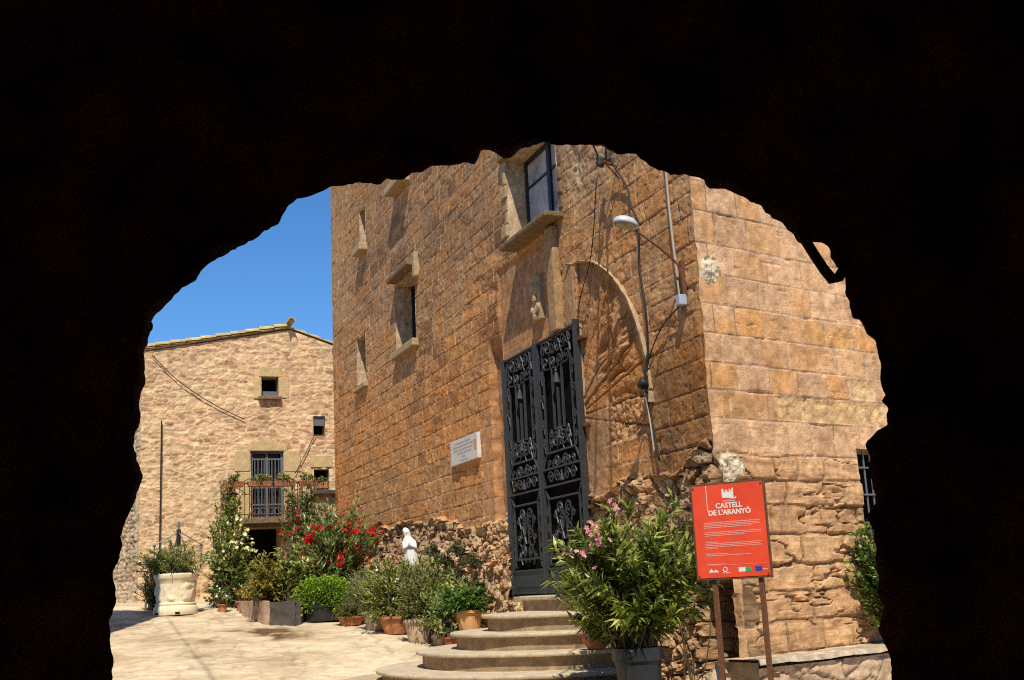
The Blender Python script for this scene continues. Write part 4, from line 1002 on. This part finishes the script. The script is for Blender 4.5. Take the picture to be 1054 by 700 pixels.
# iron ring and old door strut still fixed in the arch
def apt(x, y, Y=YA):
    a, b = arch_pt(x, y); return np.array([a*Y/YA, Y, b*Y/YA])
cR = apt(151.5, 336); ob = MB().tube([cR+np.array([.018*math.cos(a), 0, .022*math.sin(a)]) for a in np.linspace(0, 2*math.pi, 16)], .006, 6).build('iron_ring', M['cable'], None); tag(ob, 'small iron ring in the shadowed left edge of the arch', 'iron ring')
ob = MB().tube([apt(822, 236, 4.48), apt(838, 262, 4.46), apt(848, 277, 4.46), apt(856, 287, 4.46), apt(864, 285, 4.47), apt(872, 270, 4.5)], [.022, .021, .021, .024, .022, .02], 7).build('bent_strut', M['tunnel'], None, smooth=True); tag(ob, 'dark bent strut hanging at the right shoulder of the arch', 'strut')

# ===================================== neighbouring house left (its shadow)
nb = thing('neighbour_house', 'plain stone house left of the courtyard, mostly hidden by the dark arch', 'house', (-10.5, 15, -1.3))
mb = MB().box(-14, -7.75, 9.5, 19.6, -1.8, 7.6); mb.build('wall', M['outer'], nb)
v = [(-14.2, 9.3, 7.6), (-7.5, 9.3, 7.6), (-7.5, 19.8, 7.6), (-14.2, 19.8, 7.6), (-14.2, 9.3, 9.2), (-14.1, 9.3, 9.25), (-14.1, 19.8, 9.25), (-14.2, 19.8, 9.2)]
MB().hexa(v).build('roof', M['tile'], nb)
for y in (12, 16):
    f_ = MB().box(-7.76, -7.70, y, y+.9, 2.2, 3.5).build('window', M['winframe'], nb); MB().box(-7.705, -7.695, y+.08, y+.82, 2.28, 3.42).build('pane', M['glass'], f_)

# ============================================================== VEGETATION
def unit(v): return v/(np.linalg.norm(v, axis=-1, keepdims=True)+1e-9)
def leaf_mesh(name, P, D, L_, W_, cols, parent, mat='leaf', droop=.15, fold=.12, r=None):
    n = len(P); r = r or rng
    D = unit(D); upv = np.array([.05, -.3, 1.])+r.normal(0, .33, (n, 3)); S = unit(np.cross(D, upv)); Nn = np.cross(S, D)
    L_ = np.broadcast_to(L_, (n,))[:, None]; W_ = np.broadcast_to(W_, (n,))[:, None]
    b = P; mid = P+D*L_*.45+Nn*L_*.03; l = P+D*L_*.42-S*W_*.5+Nn*W_*fold*2; rr_ = P+D*L_*.42+S*W_*.5+Nn*W_*fold*2; tip = P+D*L_-Nn*L_*droop
    V = np.stack([b, l, mid, rr_, tip], 1).reshape(-1, 3); i = np.arange(n)[:, None]*5
    F = np.concatenate([i+[0, 2, 1], i+[0, 3, 2], i+[1, 2, 4], i+[2, 3, 4]])
    return mesh_obj(name, V, F, M[mat], parent, tint=np.repeat(cols, 5, 0))
def leafcol(n, cols, r, z=None):
    t = r.random(n); c = palette(t, cols); return c*r.uniform(.75, 1.25, (n, 1))
def stems_mesh(name, polys, rad, parent, mat='stem'):
    mb = MB()
    for p in polys: mb.tube(p, np.linspace(rad, rad*.45, len(p)), 4, cap=False)
    return mb.build(name, M[mat], parent)
def bez(a, b, c, n=7):
    t = np.linspace(0, 1, n)[:, None]; return a*(1-t)**2+2*b*t*(1-t)+c*t**2
def crown_pts(r, n, c, rad, lo=.55, zmin=-.35, seed=0):
    d = unit(r.normal(0, 1, (n*3, 3))); d = d[d[:, 2] > zmin][:n]
    k = r.uniform(lo, 1, (len(d), 1))
    k *= 1+.22*fbm(d[:, 0]*2.2+seed, d[:, 1]*2.2+d[:, 2]*1.7, 3, 700+seed)[:, None]
    return np.array(c)+d*np.array(rad)*k
def shrub(parent, base, c, rad, n_shoot, per, L_, W_, cols, seed, ang=.9, t0=.35, spread=.12, mat='leaf', lo=.55, zmin=-.35, stem_r=.008, stem_mat='stem', droop=.15, up=.0, leafname='foliage'):
    """shoots run from the base to points in the crown, leaves stand around each shoot"""
    r = np.random.default_rng(seed); base = np.array(base, float); tips = crown_pts(r, n_shoot, c, rad, lo, zmin, seed)
    Ps, Ds, polys = [], [], []
    for tip in tips:
        b = base+np.array([r.normal(0, spread), r.normal(0, spread), 0]); v = tip-b
        ctl = b+v*.5+np.array([-v[0]*.22, -v[1]*.22, abs(v[2])*.18])
        p = bez(b, ctl, tip, 8); polys.append(p)
        n = max(3, int(per*r.uniform(.7, 1.3))); t = t0+(1-t0)*r.random(n)**.75
        pos = np.stack([np.interp(t, np.linspace(0, 1, 8), p[:, k]) for k in range(3)], -1)
        tg = unit(p[-1]-p[-3]); rd = r.normal(0, 1, (n, 3)); rd = unit(rd-(rd@tg)[:, None]*tg)
        Ps.append(pos); Ds.append(tg*(1-.0*ang)+rd*ang+np.array([0, 0, up]))
    P = np.concatenate(Ps); D = np.concatenate(Ds); n = len(P)
    c0 = leafcol(n, cols, r)
    f = leaf_mesh(leafname, P, D, L_*r.uniform(.65, 1.2, n), W_*r.uniform(.75, 1.2, n), c0, parent, mat, droop, r=r)
    stems_mesh('stems', polys, stem_r, parent, stem_mat)
    return tips
def flowers(parent, pts, size, cols, seed, per=5, spread=.06, name='flowers', petals=5):
    r = np.random.default_rng(seed); V, F, Cc = [], [], []; n0 = 0
    for p in pts:
        for _ in range(max(1, int(per*r.uniform(.6, 1.4)))):
            c = p+r.normal(0, spread, 3)+np.array([0, 0, .02]); nrm_ = unit(np.array([r.normal(-.1, .6), r.normal(-.6, .5), r.uniform(.1, 1)])); a = unit(np.cross(nrm_, [0.1, .3, 1.])); b = np.cross(nrm_, a)
            s = size*r.uniform(.7, 1.2); a0_ = r.uniform(0, 6); colr = np.array(cols[r.integers(len(cols))])*r.uniform(.8, 1.15)
            for k in range(petals):
                t = a0_+2*math.pi*k/petals; w2 = .55
                V += [c, c+s*.62*(a*math.cos(t-w2)+b*math.sin(t-w2))+nrm_*s*.22, c+s*(a*math.cos(t)+b*math.sin(t))+nrm_*s*.15, c+s*.62*(a*math.cos(t+w2)+b*math.sin(t+w2))+nrm_*s*.22]
                F.append((n0, n0+1, n0+2, n0+3)); n0 += 4; Cc += [colr*.8, colr, colr, colr]
    return mesh_obj(name, np.array(V), np.array(F), M['petal'], parent, tint=np.clip(np.array(Cc), 0, 1))
def pot(parent, c, r_top, r_bot, h_, mat, name='pot', rim=.02, n=28):
    mb = MB(); mb.lathe(c, [(0, 0), (r_bot, 0), (r_bot*1.02, .01), (r_top*.97, h_*.84), (r_top*.97, h_*.85), (r_top+rim, h_*.86), (r_top+rim, h_), (r_top-.02, h_), (r_top-.04, h_*.88), (0, h_*.88)], n)
    o = mb.build(name, M[mat], parent, smooth=False)
    for p_ in o.data.polygons: p_.use_smooth = True
    e = o.modifiers.new('Edges', 'EDGE_SPLIT'); e.split_angle = R(35)
    mb = MB(); mb.lathe((c[0], c[1], c[2]+h_*.885), [(0, .015), (r_top*.6, .012), (r_top-.035, 0)], 16); mb.build('soil', M['soil'], parent, smooth=True)
    return o
G_OLE = [(.028, .05, .012), (.09, .13, .022), (.25, .29, .05), (.50, .50, .14)]
G_DARK = [(.025, .055, .015), (.06, .10, .022), (.12, .17, .045)]
G_LIME = [(.13, .24, .015), (.24, .40, .02), (.36, .52, .04)]
G_MID = [(.05, .075, .02), (.16, .20, .045), (.31, .34, .09), (.46, .46, .18)]
G_GREY = [(.12, .15, .08), (.22, .25, .13), (.32, .34, .20)]
G_WARM = [(.12, .13, .02), (.34, .32, .05), (.36, .22, .07), (.24, .30, .05)]
# ---- big pink oleander in a grey bucket, right of the steps
bx, by = 1.08, 11.72; bz = float(gz(bx, by))-.02
pl_ = thing('potted_oleander', 'large pink flowering oleander in a grey plastic bucket right of the steps', 'potted plant', (bx, by, bz))
bk = pot(pl_, (bx, by, bz), .235, .185, -.63-bz, 'plastic', 'bucket', .018)
mb = MB()
for a in (-2.0, 1.1):
    p = np.array([bx+.25*math.cos(a), by+.25*math.sin(a), -.67]); mb.box(p[0]-.045, p[0]+.045, p[1]-.03, p[1]+.03, p[2]-.03, p[2]+.03)
mb.build('handle', M['plastic'], bk, bevel=.01)
tips = shrub(pl_, (bx, by, -.68), (bx+.10, by, .08), (.95, .70, .76), 200, 26, .17, .040, G_OLE, 31, 1.0, .30, .07, lo=.35, zmin=-.75, stem_r=.008, up=.1, droop=.2)
shrub(pl_, (bx-.05, by, -.66), (bx-.45, by-.05, .10), (.42, .35, .48), 50, 24, .15, .028, [(.05, .08, .02), (.13, .18, .035), (.28, .32, .08), (.45, .44, .15)], 30, .95, .35, .06, lo=.5, zmin=-.6, stem_r=.008, up=.1, leafname='pale_foliage')
tl = tips[(tips[:, 0] < bx-.15) & (tips[:, 2] > .1)]; tr_ = tips[(tips[:, 0] > bx+.65) & (tips[:, 1] < by+.2)]
flowers(pl_, np.concatenate([tl[:7], tr_[:4], [np.array([.72, 11.35, .36]), np.array([.80, 11.35, .42]), np.array([.66, 11.4, .40]), np.array([.42, 11.5, .24]), np.array([.64, 11.4, .24])]]), .034, [(.80, .30, .38), (.85, .45, .50), (.78, .22, .34)], 32, 6, .06)
# ---- smaller pots by it
t_ = thing('terracotta_bowl', 'shallow terracotta bowl with low greenery on the step edge beside the oleander', 'bowl', (.77, 13.35, -.72))
mb = MB(); mb.lathe((.77, 13.35, -.72), [(0, 0), (.08, 0), (.145, .08), (.18, .165), (.195, .17), (.195, .19), (.175, .19), (.15, .14), (0, .14)], 28); mb.build('bowl', M['terracotta'], t_, smooth=True)
shrub(t_, (.77, 13.35, -.6), (.85, 13.35, -.42), (.26, .22, .22), 40, 12, .07, .03, G_DARK, 33, 1.0, .2, .08)
t_ = thing('plant_tub', 'black tub with dark shrub, half hidden behind the grey bucket', 'potted plant', (1.12, 12.45, float(gz(1.1, 12.45))))
pot(t_, (1.12, 12.45, float(gz(1.1, 12.45))), .20, .16, .48, 'plastic', 'tub')
shrub(t_, (1.12, 12.45, -.75), (1.0, 12.75, -.15), (.52, .45, .6), 90, 24, .13, .036, G_DARK, 34, .9, .25, .08, zmin=-.8)
# dry stalks leaning against the wall behind the bucket
r_ = np.random.default_rng(35); mb = MB()
for k in range(13):
    a = np.array([1.62+r_.normal(0, .06), 11.95+r_.normal(0, .06), -1.25]); b = a+np.array([r_.normal(-.02, .14), r_.normal(.0, .08), r_.uniform(.5, .95)])
    mb.tube(bez(a, (a+b)/2+r_.normal(0, .05, 3), b, 5), .006, 4)
ob = mb.build('dry_stalks', M['straw'], None); tag(ob, 'bundle of dry straw coloured stalks behind the grey bucket', 'dry stalks')
# ---- shrub in front of the right face
cp = WR_.P(2.32, .36, 0)
t_ = thing('wall_shrub', 'bright green bushy shrub under the barred window at the far right', 'shrub', (cp[0], cp[1], -.85))
shrub(t_, (cp[0], cp[1], -.85), (cp[0]-.02, cp[1], .0), (.52, .36, .66), 200, 30, .075, .042, [(.04, .10, .015), (.11, .20, .025), (.20, .31, .04)], 36, 1., .25, .06, lo=.3, zmin=-.9)
# ---- courtyard far end -------------------------------------------------
ux, uy = -7.27, 24.5; uz = float(gz(ux, uy))-.02
urn = thing('carved_planter', 'round cream stone planter carved in relief, with green bush, left of the courtyard', 'planter', (ux, uy, uz))
prf = [(0, 0), (.44, 0), (.45, .02), (.45, .15), (.43, .17), (.41, .19), (.42, .21), (.42, .23), (.39, .25), (.385, .27)]+[(.388+.001*k, .27+.035*k) for k in range(1, 12)]+[(.415, .68), (.42, .70), (.435, .72), (.455, .76), (.455, .82), (.43, .84), (.38, .84), (.36, .76), (0, .76)]
mb = MB(); mb.lathe((ux, uy, uz), prf, 96)
Vv = mb.V[0]; a_ = np.arctan2(Vv[:, 1]-uy, Vv[:, 0]-ux); zz = Vv[:, 2]-uz; rr = np.hypot(Vv[:, 0]-ux, Vv[:, 1]-uy)
rel = ((zz > .28) & (zz < .66) & (rr > .3))*(.030*sst(.0, .35, fbm(a_*2.6, zz*6, 3, 801))+.012*fbm(a_*9, zz*14, 2, 802))
Vv[:, 0] += np.cos(a_)*rel; Vv[:, 1] += np.sin(a_)*rel
o = mb.build('urn', M['whitestone'], urn, smooth=True); e = o.modifiers.new('Edges', 'EDGE_SPLIT'); e.split_angle = R(50)
mb = MB()
for a in (-2.2, -1.2): mb.box(ux+.44*math.cos(a)-.05, ux+.44*math.cos(a)+.05, uy+.455*math.sin(a)-.01, uy+.455*math.sin(a)+.01, uz+.02, uz+.06)
mb.build('drain_slot', M['black'], o)
shrub(urn, (ux, uy, uz+.78), (ux-.12, uy, uz+1.05), (.98, .6, .58), 170, 30, .085, .020, G_MID, 37, 1.0, .25, .2, 'softleaf', lo=.35, zmin=-.25)
r0 = (-7.95, 25.4); t_ = thing('bush', 'dark loose bush on the ground left behind the carved planter', 'shrub', (r0[0], r0[1], float(gz(*r0))))
shrub(t_, (r0[0], r0[1], float(gz(*r0))), (r0[0], r0[1], .35), (.55, .4, .66), 110, 26, .09, .022, [(.03, .04, .015), (.06, .06, .03), (.10, .09, .04)], 38, 1., .25, .1, 'softleaf', lo=.4)
# old rotary dryer frame behind the urn
dx, dy = -7.55, 25.6
dr = thing('rotary_dryer', 'folded grey metal clothes dryer frame with spread arms above the planter', 'clothes dryer', (dx, dy, -.2))
MB().tube([(dx, dy, -.2), (dx, dy, 1.78)], .022, 8).build('pole', M['grille'], dr)
mb = MB().tube([(dx, dy, 1.25), (dx, dy, 1.62)], .05, 8); mb.build('hub', M['plastic'], dr)
for (ex, ey, ez) in ((-.47, -.2, 1.28), (.47, .1, 1.28), (-.2, .4, 1.28), (.25, -.4, 1.28)):
    mb = MB().tube([(dx, dy, 1.58), (dx+ex, dy+ey, ez)], .014, 6).tube([(dx+ex, dy+ey, ez+.03), (dx+ex, dy+ey, ez-.55)], .012, 6).blob((dx+ex, dy+ey, ez), .035, 6, 0); mb.build('arm', M['grille'], dr)
# climbing cream rose left of the entrance
cx_, cy_ = -6.35, 25.7; cz_ = float(gz(cx_, cy_))
rose = thing('climbing_rose', 'tall leafy rose with cream yellow blooms left of the dark entrance', 'rose bush', (cx_, cy_, cz_))
tp = shrub(rose, (cx_, cy_, cz_), (cx_-.15, cy_+.05, .92), (.72, .42, 1.05), 230, 24, .095, .052, G_MID, 39, 1., .3, .12, lo=.35, zmin=-.9, stem_r=.007)
shrub(rose, (cx_, cy_, cz_+.2), (cx_+.0, cy_-.1, .15), (.68, .40, .6), 130, 24, .10, .05, G_DARK, 40, 1., .3, .12, lo=.3, zmin=-.8, leafname='lower_foliage')
fl = tp[(tp[:, 2] > 1.0) & (tp[:, 0] > cx_-.2) & (tp[:, 1] < cy_+.15)][:34]
flowers(rose, fl, .045, [(.85, .76, .42), (.86, .80, .58), (.80, .66, .25)], 41, 2.4, .05, petals=6)
b2_ = (-6.75, 26.6)
t_ = thing('climbing_vine', 'loose pale green vine climbing the house wall left of the balcony', 'climber', (b2_[0], b2_[1], -.1))
shrub(t_, (b2_[0], b2_[1], -.1), (b2_[0]+.1, b2_[1], 2.15), (.5, .35, .75), 55, 18, .10, .05, G_MID, 42, 1., .55, .1, lo=.2, zmin=-.9)
# small flower pots under the rose
for i, (x_, y_, rr_, hh_, cl, lb) in enumerate(((-5.95, 24.75, .12, .22, [(.75, .12, .04), (.85, .4, .05)], 'small terracotta pot of orange and red flowers under the rose'), (-6.32, 24.6, .10, .17, [(.9, .87, .85), (.8, .8, .9)], 'small pot of white flowers next to the carved planter'), (-5.68, 25.1, .13, .18, [(.7, .2, .3)], 'low squat clay pot in the shade by the entrance'))):
    z_ = float(gz(x_, y_)); t_ = thing('flower_pot', lb, 'flower pot', (x_, y_, z_), 'small pots under the rose')
    pot(t_, (x_, y_, z_), rr_, rr_*.75, hh_, 'terracotta')
    tp = shrub(t_, (x_, y_, z_+hh_*.8), (x_, y_, z_+hh_+.16), (.20, .2, .2), 26, 12, .06, .04, G_MID, 50+i, 1.1, .2, .05)
    flowers(t_, tp[:8], .03, cl, 60+i, 2, .03)
# brick planter box
A = np.array([-4.92, 22.2]); e1 = np.array([-1.12, 2.45])/2.7; e2 = np.array([.98, -.2])
def bxp(a, b): return A+e1*a+e2*b
z0 = float(gz(-4.9, 22.2))-.05
pb = thing('masonry_planter', 'long low crumbling brick and render planter box in the middle of the courtyard', 'planter', (A[0], A[1], z0))
def wallbox(a0, a1, b0, b1, zt, mat, nm):
    p = [bxp(a0, b0), bxp(a0, b1), bxp(a1, b1), bxp(a1, b0)]
    return MB().rough([(*q, z0) for q in p]+[(*q, zt) for q in p], .03, .035, 41, 5.).build(nm, M[mat], pb, smooth=True)
wallbox(0, 2.5, 0, .12, -.0, 'brick', 'long_side'); wallbox(-.04, .12, .12, .62, -.03, 'render', 'end_wall'); wallbox(0, 2.5, .62, .74, -.03, 'render', 'long_side')
q = [bxp(.1, .1), bxp(.1, .64), bxp(2.5, .64), bxp(2.5, .1)]; MB().hexa([(*c, z0) for c in q]+[(*c, -.1) for c in q]).build('soil', M['soil'], pb)
p_ = bxp(.7, .32); t_ = thing('reddish_shrub', 'olive and rust tinged shrub growing in the masonry planter', 'shrub', (p_[0], p_[1], -.1))
shrub(t_, (p_[0], p_[1], -.1), (p_[0]-.1, p_[1]-.15, .30), (.50, .50, .58), 130, 22, .09, .045, G_WARM, 43, 1., .25, .15, lo=.35, zmin=-.6)
p_ = bxp(.8, .75); t_ = thing('leafy_shrub', 'broad leaved dark green shrub between the rusty shrub and red oleander', 'shrub', (p_[0], p_[1], -.1))
shrub(t_, (p_[0], p_[1], -.1), (p_[0]+.05, p_[1]+.1, .5), (.55, .45, .62), 100, 22, .12, .055, G_MID, 44, 1., .3, .15, lo=.35, zmin=-.6)
# red oleander
rx, ry = -4.0, 24.3; rz = float(gz(rx, ry))
ro_ = thing('red_oleander', 'large red flowering oleander bush at the left end of the castle wall', 'oleander', (rx, ry, rz))
tp = shrub(ro_, (rx, ry, rz), (rx+.05, ry, .98), (1.12, .85, 1.08), 240, 32, .17, .032, [(.05, .08, .025), (.14, .19, .05), (.25, .31, .10), (.40, .43, .18)], 45, .8, .35, .2, lo=.4, zmin=-.6, stem_r=.009, up=.15)
sel = tp[(tp[:, 1] < ry+.2) & (tp[:, 2] > .55) & (tp[:, 2] < 1.85)]
flowers(ro_, sel[:30], .055, [(.55, .004, .012), (.45, .004, .018), (.66, .015, .03)], 46, 9, .075)
vx, vy = -5.1, 26.9
t_ = thing('balcony_vine', 'tall airy vine rising past the right end of the balcony', 'climber', (vx, vy, -.1))
shrub(t_, (vx, vy, -.1), (vx+.15, vy, 2.0), (.75, .4, 1.0), 120, 20, .11, .05, [(.06, .09, .025), (.11, .14, .04), (.2, .21, .09)], 47, 1., .45, .12, lo=.25, zmin=-.95)
# clipped lime-green bush in a dark tub
tx, ty = -3.85, 22.6; tz = float(gz(tx, ty))
t_ = thing('round_bush', 'bright lime green rounded bush in a low dark tub before the red oleander', 'shrub', (tx, ty, tz))
pot(t_, (tx, ty, tz), .45, .38, .30, 'plastic', 'tub')
r = np.random.default_rng(48); n_ = 6500
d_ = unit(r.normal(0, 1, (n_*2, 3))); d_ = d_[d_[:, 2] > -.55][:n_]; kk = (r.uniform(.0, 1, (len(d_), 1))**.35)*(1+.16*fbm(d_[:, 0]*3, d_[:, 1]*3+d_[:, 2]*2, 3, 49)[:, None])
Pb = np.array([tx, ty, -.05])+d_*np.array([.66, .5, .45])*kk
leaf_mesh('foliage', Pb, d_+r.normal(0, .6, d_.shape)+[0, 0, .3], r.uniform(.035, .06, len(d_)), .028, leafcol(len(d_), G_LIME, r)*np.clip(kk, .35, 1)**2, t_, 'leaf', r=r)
MB().tube([(tx, ty, tz+.2), (tx, ty, 0)], .04, 6).build('stems', M['stem'], t_)
# row of plants along the castle foot
row = 'pots lined up along the castle foot'
def potted(name, label, x, y, rt_, rb_, h_, mat, bush, zoff=0., grow=1.18, kind='round', flw=None, cat='potted plant'):
    z = float(gz(x, y))+zoff
    t = thing(name, label, cat, (x, y, z), row)
    if kind == 'round': pot(t, (x, y, z), rt_, rb_, h_, mat)
    elif kind == 'box':
        W_ = Wall((x, y, 0), dL, nL); m1 = MB()
        v = [W_.P(s*rt_*k, o*rb_*k, zz_) for zz_, k in ((z, .86), (z+h_, 1.)) for (s, o) in ((-1, -1), (1, -1), (1, 1), (-1, 1))]
        m1.hexa(v); m1.build('trough', M[mat], t, bevel=.02)
        MB().wbox(W_, -rt_*.86, rt_*.86, z+h_-.02, z+h_+.006, -rb_*.8, rb_*.8).build('soil', M['soil'], t)
    (c, rad_, ns, per, L_, W2, cols, seed, kw) = bush
    tp = shrub(t, (x, y, z+h_*.85), (x+c[0], y+c[1], z+h_+c[2]-.04), tuple(q*grow for q in rad_), int(ns*1.5), per, L_, W2*1.2, cols, seed, **kw)
    if flw: flowers(t, tp[tp[:, 1] < y+.15][:flw[0]], flw[1], flw[2], seed+300, flw[3], .03)
    return t
potted('lavender_bush', 'silvery grey lavender like bush, farthest in the row along the wall', -2.98, 22.3, .40, .22, .22, 'trough', ((0, 0, .30), (.44, .4, .50), 170, 22, .07, .010, G_GREY, 71, dict(ang=.45, t0=.3, mat='softleaf', lo=.5, zmin=-.4, stem_r=.004)), kind='box')
potted('ground_herb', 'low yellowish green herb tuft in a clay dish at the foot of the lavender', -3.22, 21.75, .24, .18, .16, 'terracotta', ((0, 0, .1), (.30, .28, .26), 80, 20, .06, .014, [(.08, .10, .02), (.16, .17, .04)], 72, dict(ang=.7, t0=.2, mat='softleaf')))
potted('white_oleander', 'feathery bush with a few white blooms in a round terracotta bowl', -2.22, 20.3, .30, .20, .30, 'terracotta', ((-.05, 0, .38), (.52, .42, .62), 120, 26, .13, .022, G_MID, 73, dict(ang=.75, t0=.3, lo=.4, zmin=-.7, up=.1)), flw=(16, .032, [(.9, .88, .82)], 1.6))
potted('trough_plant', 'pale mottled stone trough with grassy stems left of the terracotta bowl', -2.62, 20.9, .36, .16, .34, 'trough', ((0, 0, .26), (.40, .3, .42), 70, 20, .10, .018, G_MID, 74, dict(ang=.7, t0=.25)), kind='box')
potted('grey_leaf_plant', 'pale rough pot with grey green bush between the bowl and stone steps', -1.72, 19.0, .23, .17, .38, 'trough', ((0, 0, .36), (.40, .36, .52), 110, 22, .08, .02, [(.11, .13, .04), (.22, .24, .08), (.33, .34, .15)], 75, dict(ang=.8, t0=.25, lo=.4, zmin=-.5, mat='softleaf')))
potted('wild_oleander', 'tall green upright oleander rising behind the row, below the white statue', -1.66, 20.2, .26, .2, .3, 'trough', ((0, .1, .42), (.58, .42, .58), 130, 26, .13, .024, G_MID, 76, dict(ang=.75, t0=.3, lo=.4, zmin=-.6, up=.15)))
potted('box_plant', 'low mossy ochre trough with leafy plant beside the step end', -1.28, 18.55, .26, .14, .22, 'trough', ((0, .1, .30), (.42, .34, .46), 100, 24, .10, .028, G_MID, 77, dict(ang=.9, t0=.25, lo=.3)), kind='box')
potted('red_pot_plant', 'small red pot with dark shrub tucked behind the third step', -1.14, 18.0, .12, .09, .22, 'redpot', ((0, .25, .30), (.36, .3, .40), 80, 24, .10, .026, G_MID, 78, dict(ang=.9, t0=.25, lo=.3)))
potted('ochre_pot_plant', 'large ochre square rimmed pot of lush green herbs next to the steps', -.88, 18.05, .215, .17, .31, 'ochrepot', ((-.08, 0, .12), (.42, .3, .26), 90, 22, .10, .035, [(.04, .09, .015), (.08, .16, .025), (.13, .22, .04)], 79, dict(ang=1., t0=.2, lo=.4)), zoff=.29, cat='potted plant')
potted('behind_shrub', 'tall leafy green bush filling the space behind the ochre pot', -1.05, 18.9, .2, .15, .25, 'terracotta', ((.05, 0, .40), (.48, .32, .48), 110, 24, .10, .03, G_MID, 80, dict(ang=.9, t0=.3, lo=.35, zmin=-.6)))
# self-sown tufts on the rubble footing
r = np.random.default_rng(81)
for i, (s_, z_, sz) in enumerate(((7.2, .35, .22), (7.9, .55, .26), (8.6, .45, .22), (6.9, -.05, .18), (8.3, .15, .24), (9.3, .62, .2))):
    p = WL_.P(s_, .16, z_); t_ = thing('wall_weed', 'small green weed tuft rooted in the rubble footing near the steps', 'weed', p, 'weeds on the rubble footing')
    shrub(t_, p, p+WL_.n*.08+np.array([0, 0, .08]), (sz, sz, sz*.8), 30, 14, .05, .022, [(.06, .09, .025), (.12, .14, .05)], 90+i, 1., .2, .05, 'softleaf')
# balcony flower boxes and pots
grp = 'terracotta boxes along the balcony rail'
for i, (a, b, lb) in enumerate(((1.30, 1.80, 'terracotta flower box at the left end of the balcony rail'), (1.86, 2.44, 'terracotta flower box left of the balcony door centre'), (2.48, 3.02, 'terracotta flower box in front of the balcony door right half'), (3.08, 3.5, 'terracotta flower box at the right end of the rail, half under vine'))):
    p = WH.P((a+b)/2, .80, 2.60); t_ = thing('flower_box', lb, 'flower box', p, grp)
    v = [WH.P(s, o, z) for z, k in ((2.66, .03), (2.79, 0)) for (s, o) in ((a+k, .72), (b-k, .72), (b-k, .90-k), (a+k, .90-k))]
    MB().hexa(v).build('box', M['terracotta'], t_, bevel=.008)
    shrub(t_, WH.P((a+b)/2, .8, 2.76), WH.P((a+b)/2, .8, 2.86), ((b-a)*.45, .12, .16), 24, 9, .07, .035, G_MID, 100+i, 1.1, .2, .1)
    MB().wbox(WH, a+.03, b-.03, 2.77, 2.785, .74, .87).build('soil', M['soil'], t_)
p = WH.P(1.45, .55, 1.92); t_ = thing('balcony_pot', 'dark round pot standing on the left end of the balcony', 'flower pot', p)
p2 = WH.P(1.5, .5, 2.30); pot(t_, p2, .16, .12, .24, 'wood'); shrub(t_, p2+[0, 0, .2], p2+[0, 0, .35], (.2, .2, .2), 20, 10, .07, .03, G_MID, 105); MB().wbox(WH, 1.42, 1.58, 1.92, 2.30, .44, .58).build('stand', M['iron'], t_)
p = WH.P(2.95, .6, 1.92); t_ = thing('balcony_pot', 'small orange clay pot on the balcony floor right of the door', 'flower pot', p); pot(t_, p, .13, .10, .2, 'terracotta')
shrub(t_, p+[0, 0, .16], p+[0, 0, .36], (.2, .16, .24), 26, 10, .07, .03, G_MID, 106)
p = WH.P(3.82, -.05, 2.66); t_ = thing('window_pot', 'orange clay pot with trailing green in the small right window', 'flower pot', p); mb = MB(); mb.wbox(WH, 3.67, 3.98, 2.665, 2.84, -.12, .04); mb.build('pot', M['terracotta'], t_, bevel=.02)
shrub(t_, p+[0, 0, .17], p+[0, 0, .24], (.16, .1, .12), 22, 9, .06, .03, G_MID, 107)

# ================================================================== STATUE
sp_ = WL_.P(10.3, .30, 0); st = thing('white_statue', 'white robed statuette of a veiled woman on the rubble footing', 'statue', (sp_[0], sp_[1], .40))
SS = .74
mb = MB(); n = 24; V = []; prof = [(0, .17, .15), (.02, .18, .16), (.15, .17, .15), (.35, .155, .13), (.55, .16, .125), (.70, .165, .12), (.80, .145, .11), (.86, .095, .09), (.90, .078, .082), (.96, .092, .10), (1.03, .088, .095), (1.08, .06, .065), (1.11, .0, .0)]
for (z, rx_, ry_) in prof:
    lean = -.0*z
    for k in range(n):
        a = 2*math.pi*k/n; f = 1+(.09*math.cos(7*a+z*3) if z < .75 else 0)
        V.append((sp_[0]+SS*(rx_*f*math.cos(a)+.05*math.sin(z*3)-.12*z), sp_[1]+SS*ry_*f*math.sin(a), .38+SS*z))
Q = [(i*n+k, i*n+(k+1) % n, (i+1)*n+(k+1) % n, (i+1)*n+k) for i in range(len(prof)-1) for k in range(n)]
mb.add(V, Q=Q); body = mb.build('figure', M['statue'], st, smooth=True)
def sq(x, y, z): return (sp_[0]+SS*(x+.05*math.sin(z*3)-.12*z), sp_[1]+SS*y, .38+SS*z)
mb = MB()      # joined hands and sleeves
for k in (-1, 1): mb.tube([sq(k*.13, -.02, .74), sq(k*.13, -.11, .58), sq(k*.03, -.16, .66)], [.036, .04, .026], 8)
mb.blob(sq(0, -.17, .70), (.022, .02, .05), 6, .05); mb.build('folded_arms', M['statue'], st, smooth=True)
mb = MB(); mb.blob(sq(.01, -.055, .985), (.039, .04, .052), 8, .02); mb.blob(sq(.01, -.112, .98), (.008, .010, .013), 5, 0); mb.build('face', M['statue'], st, smooth=True)
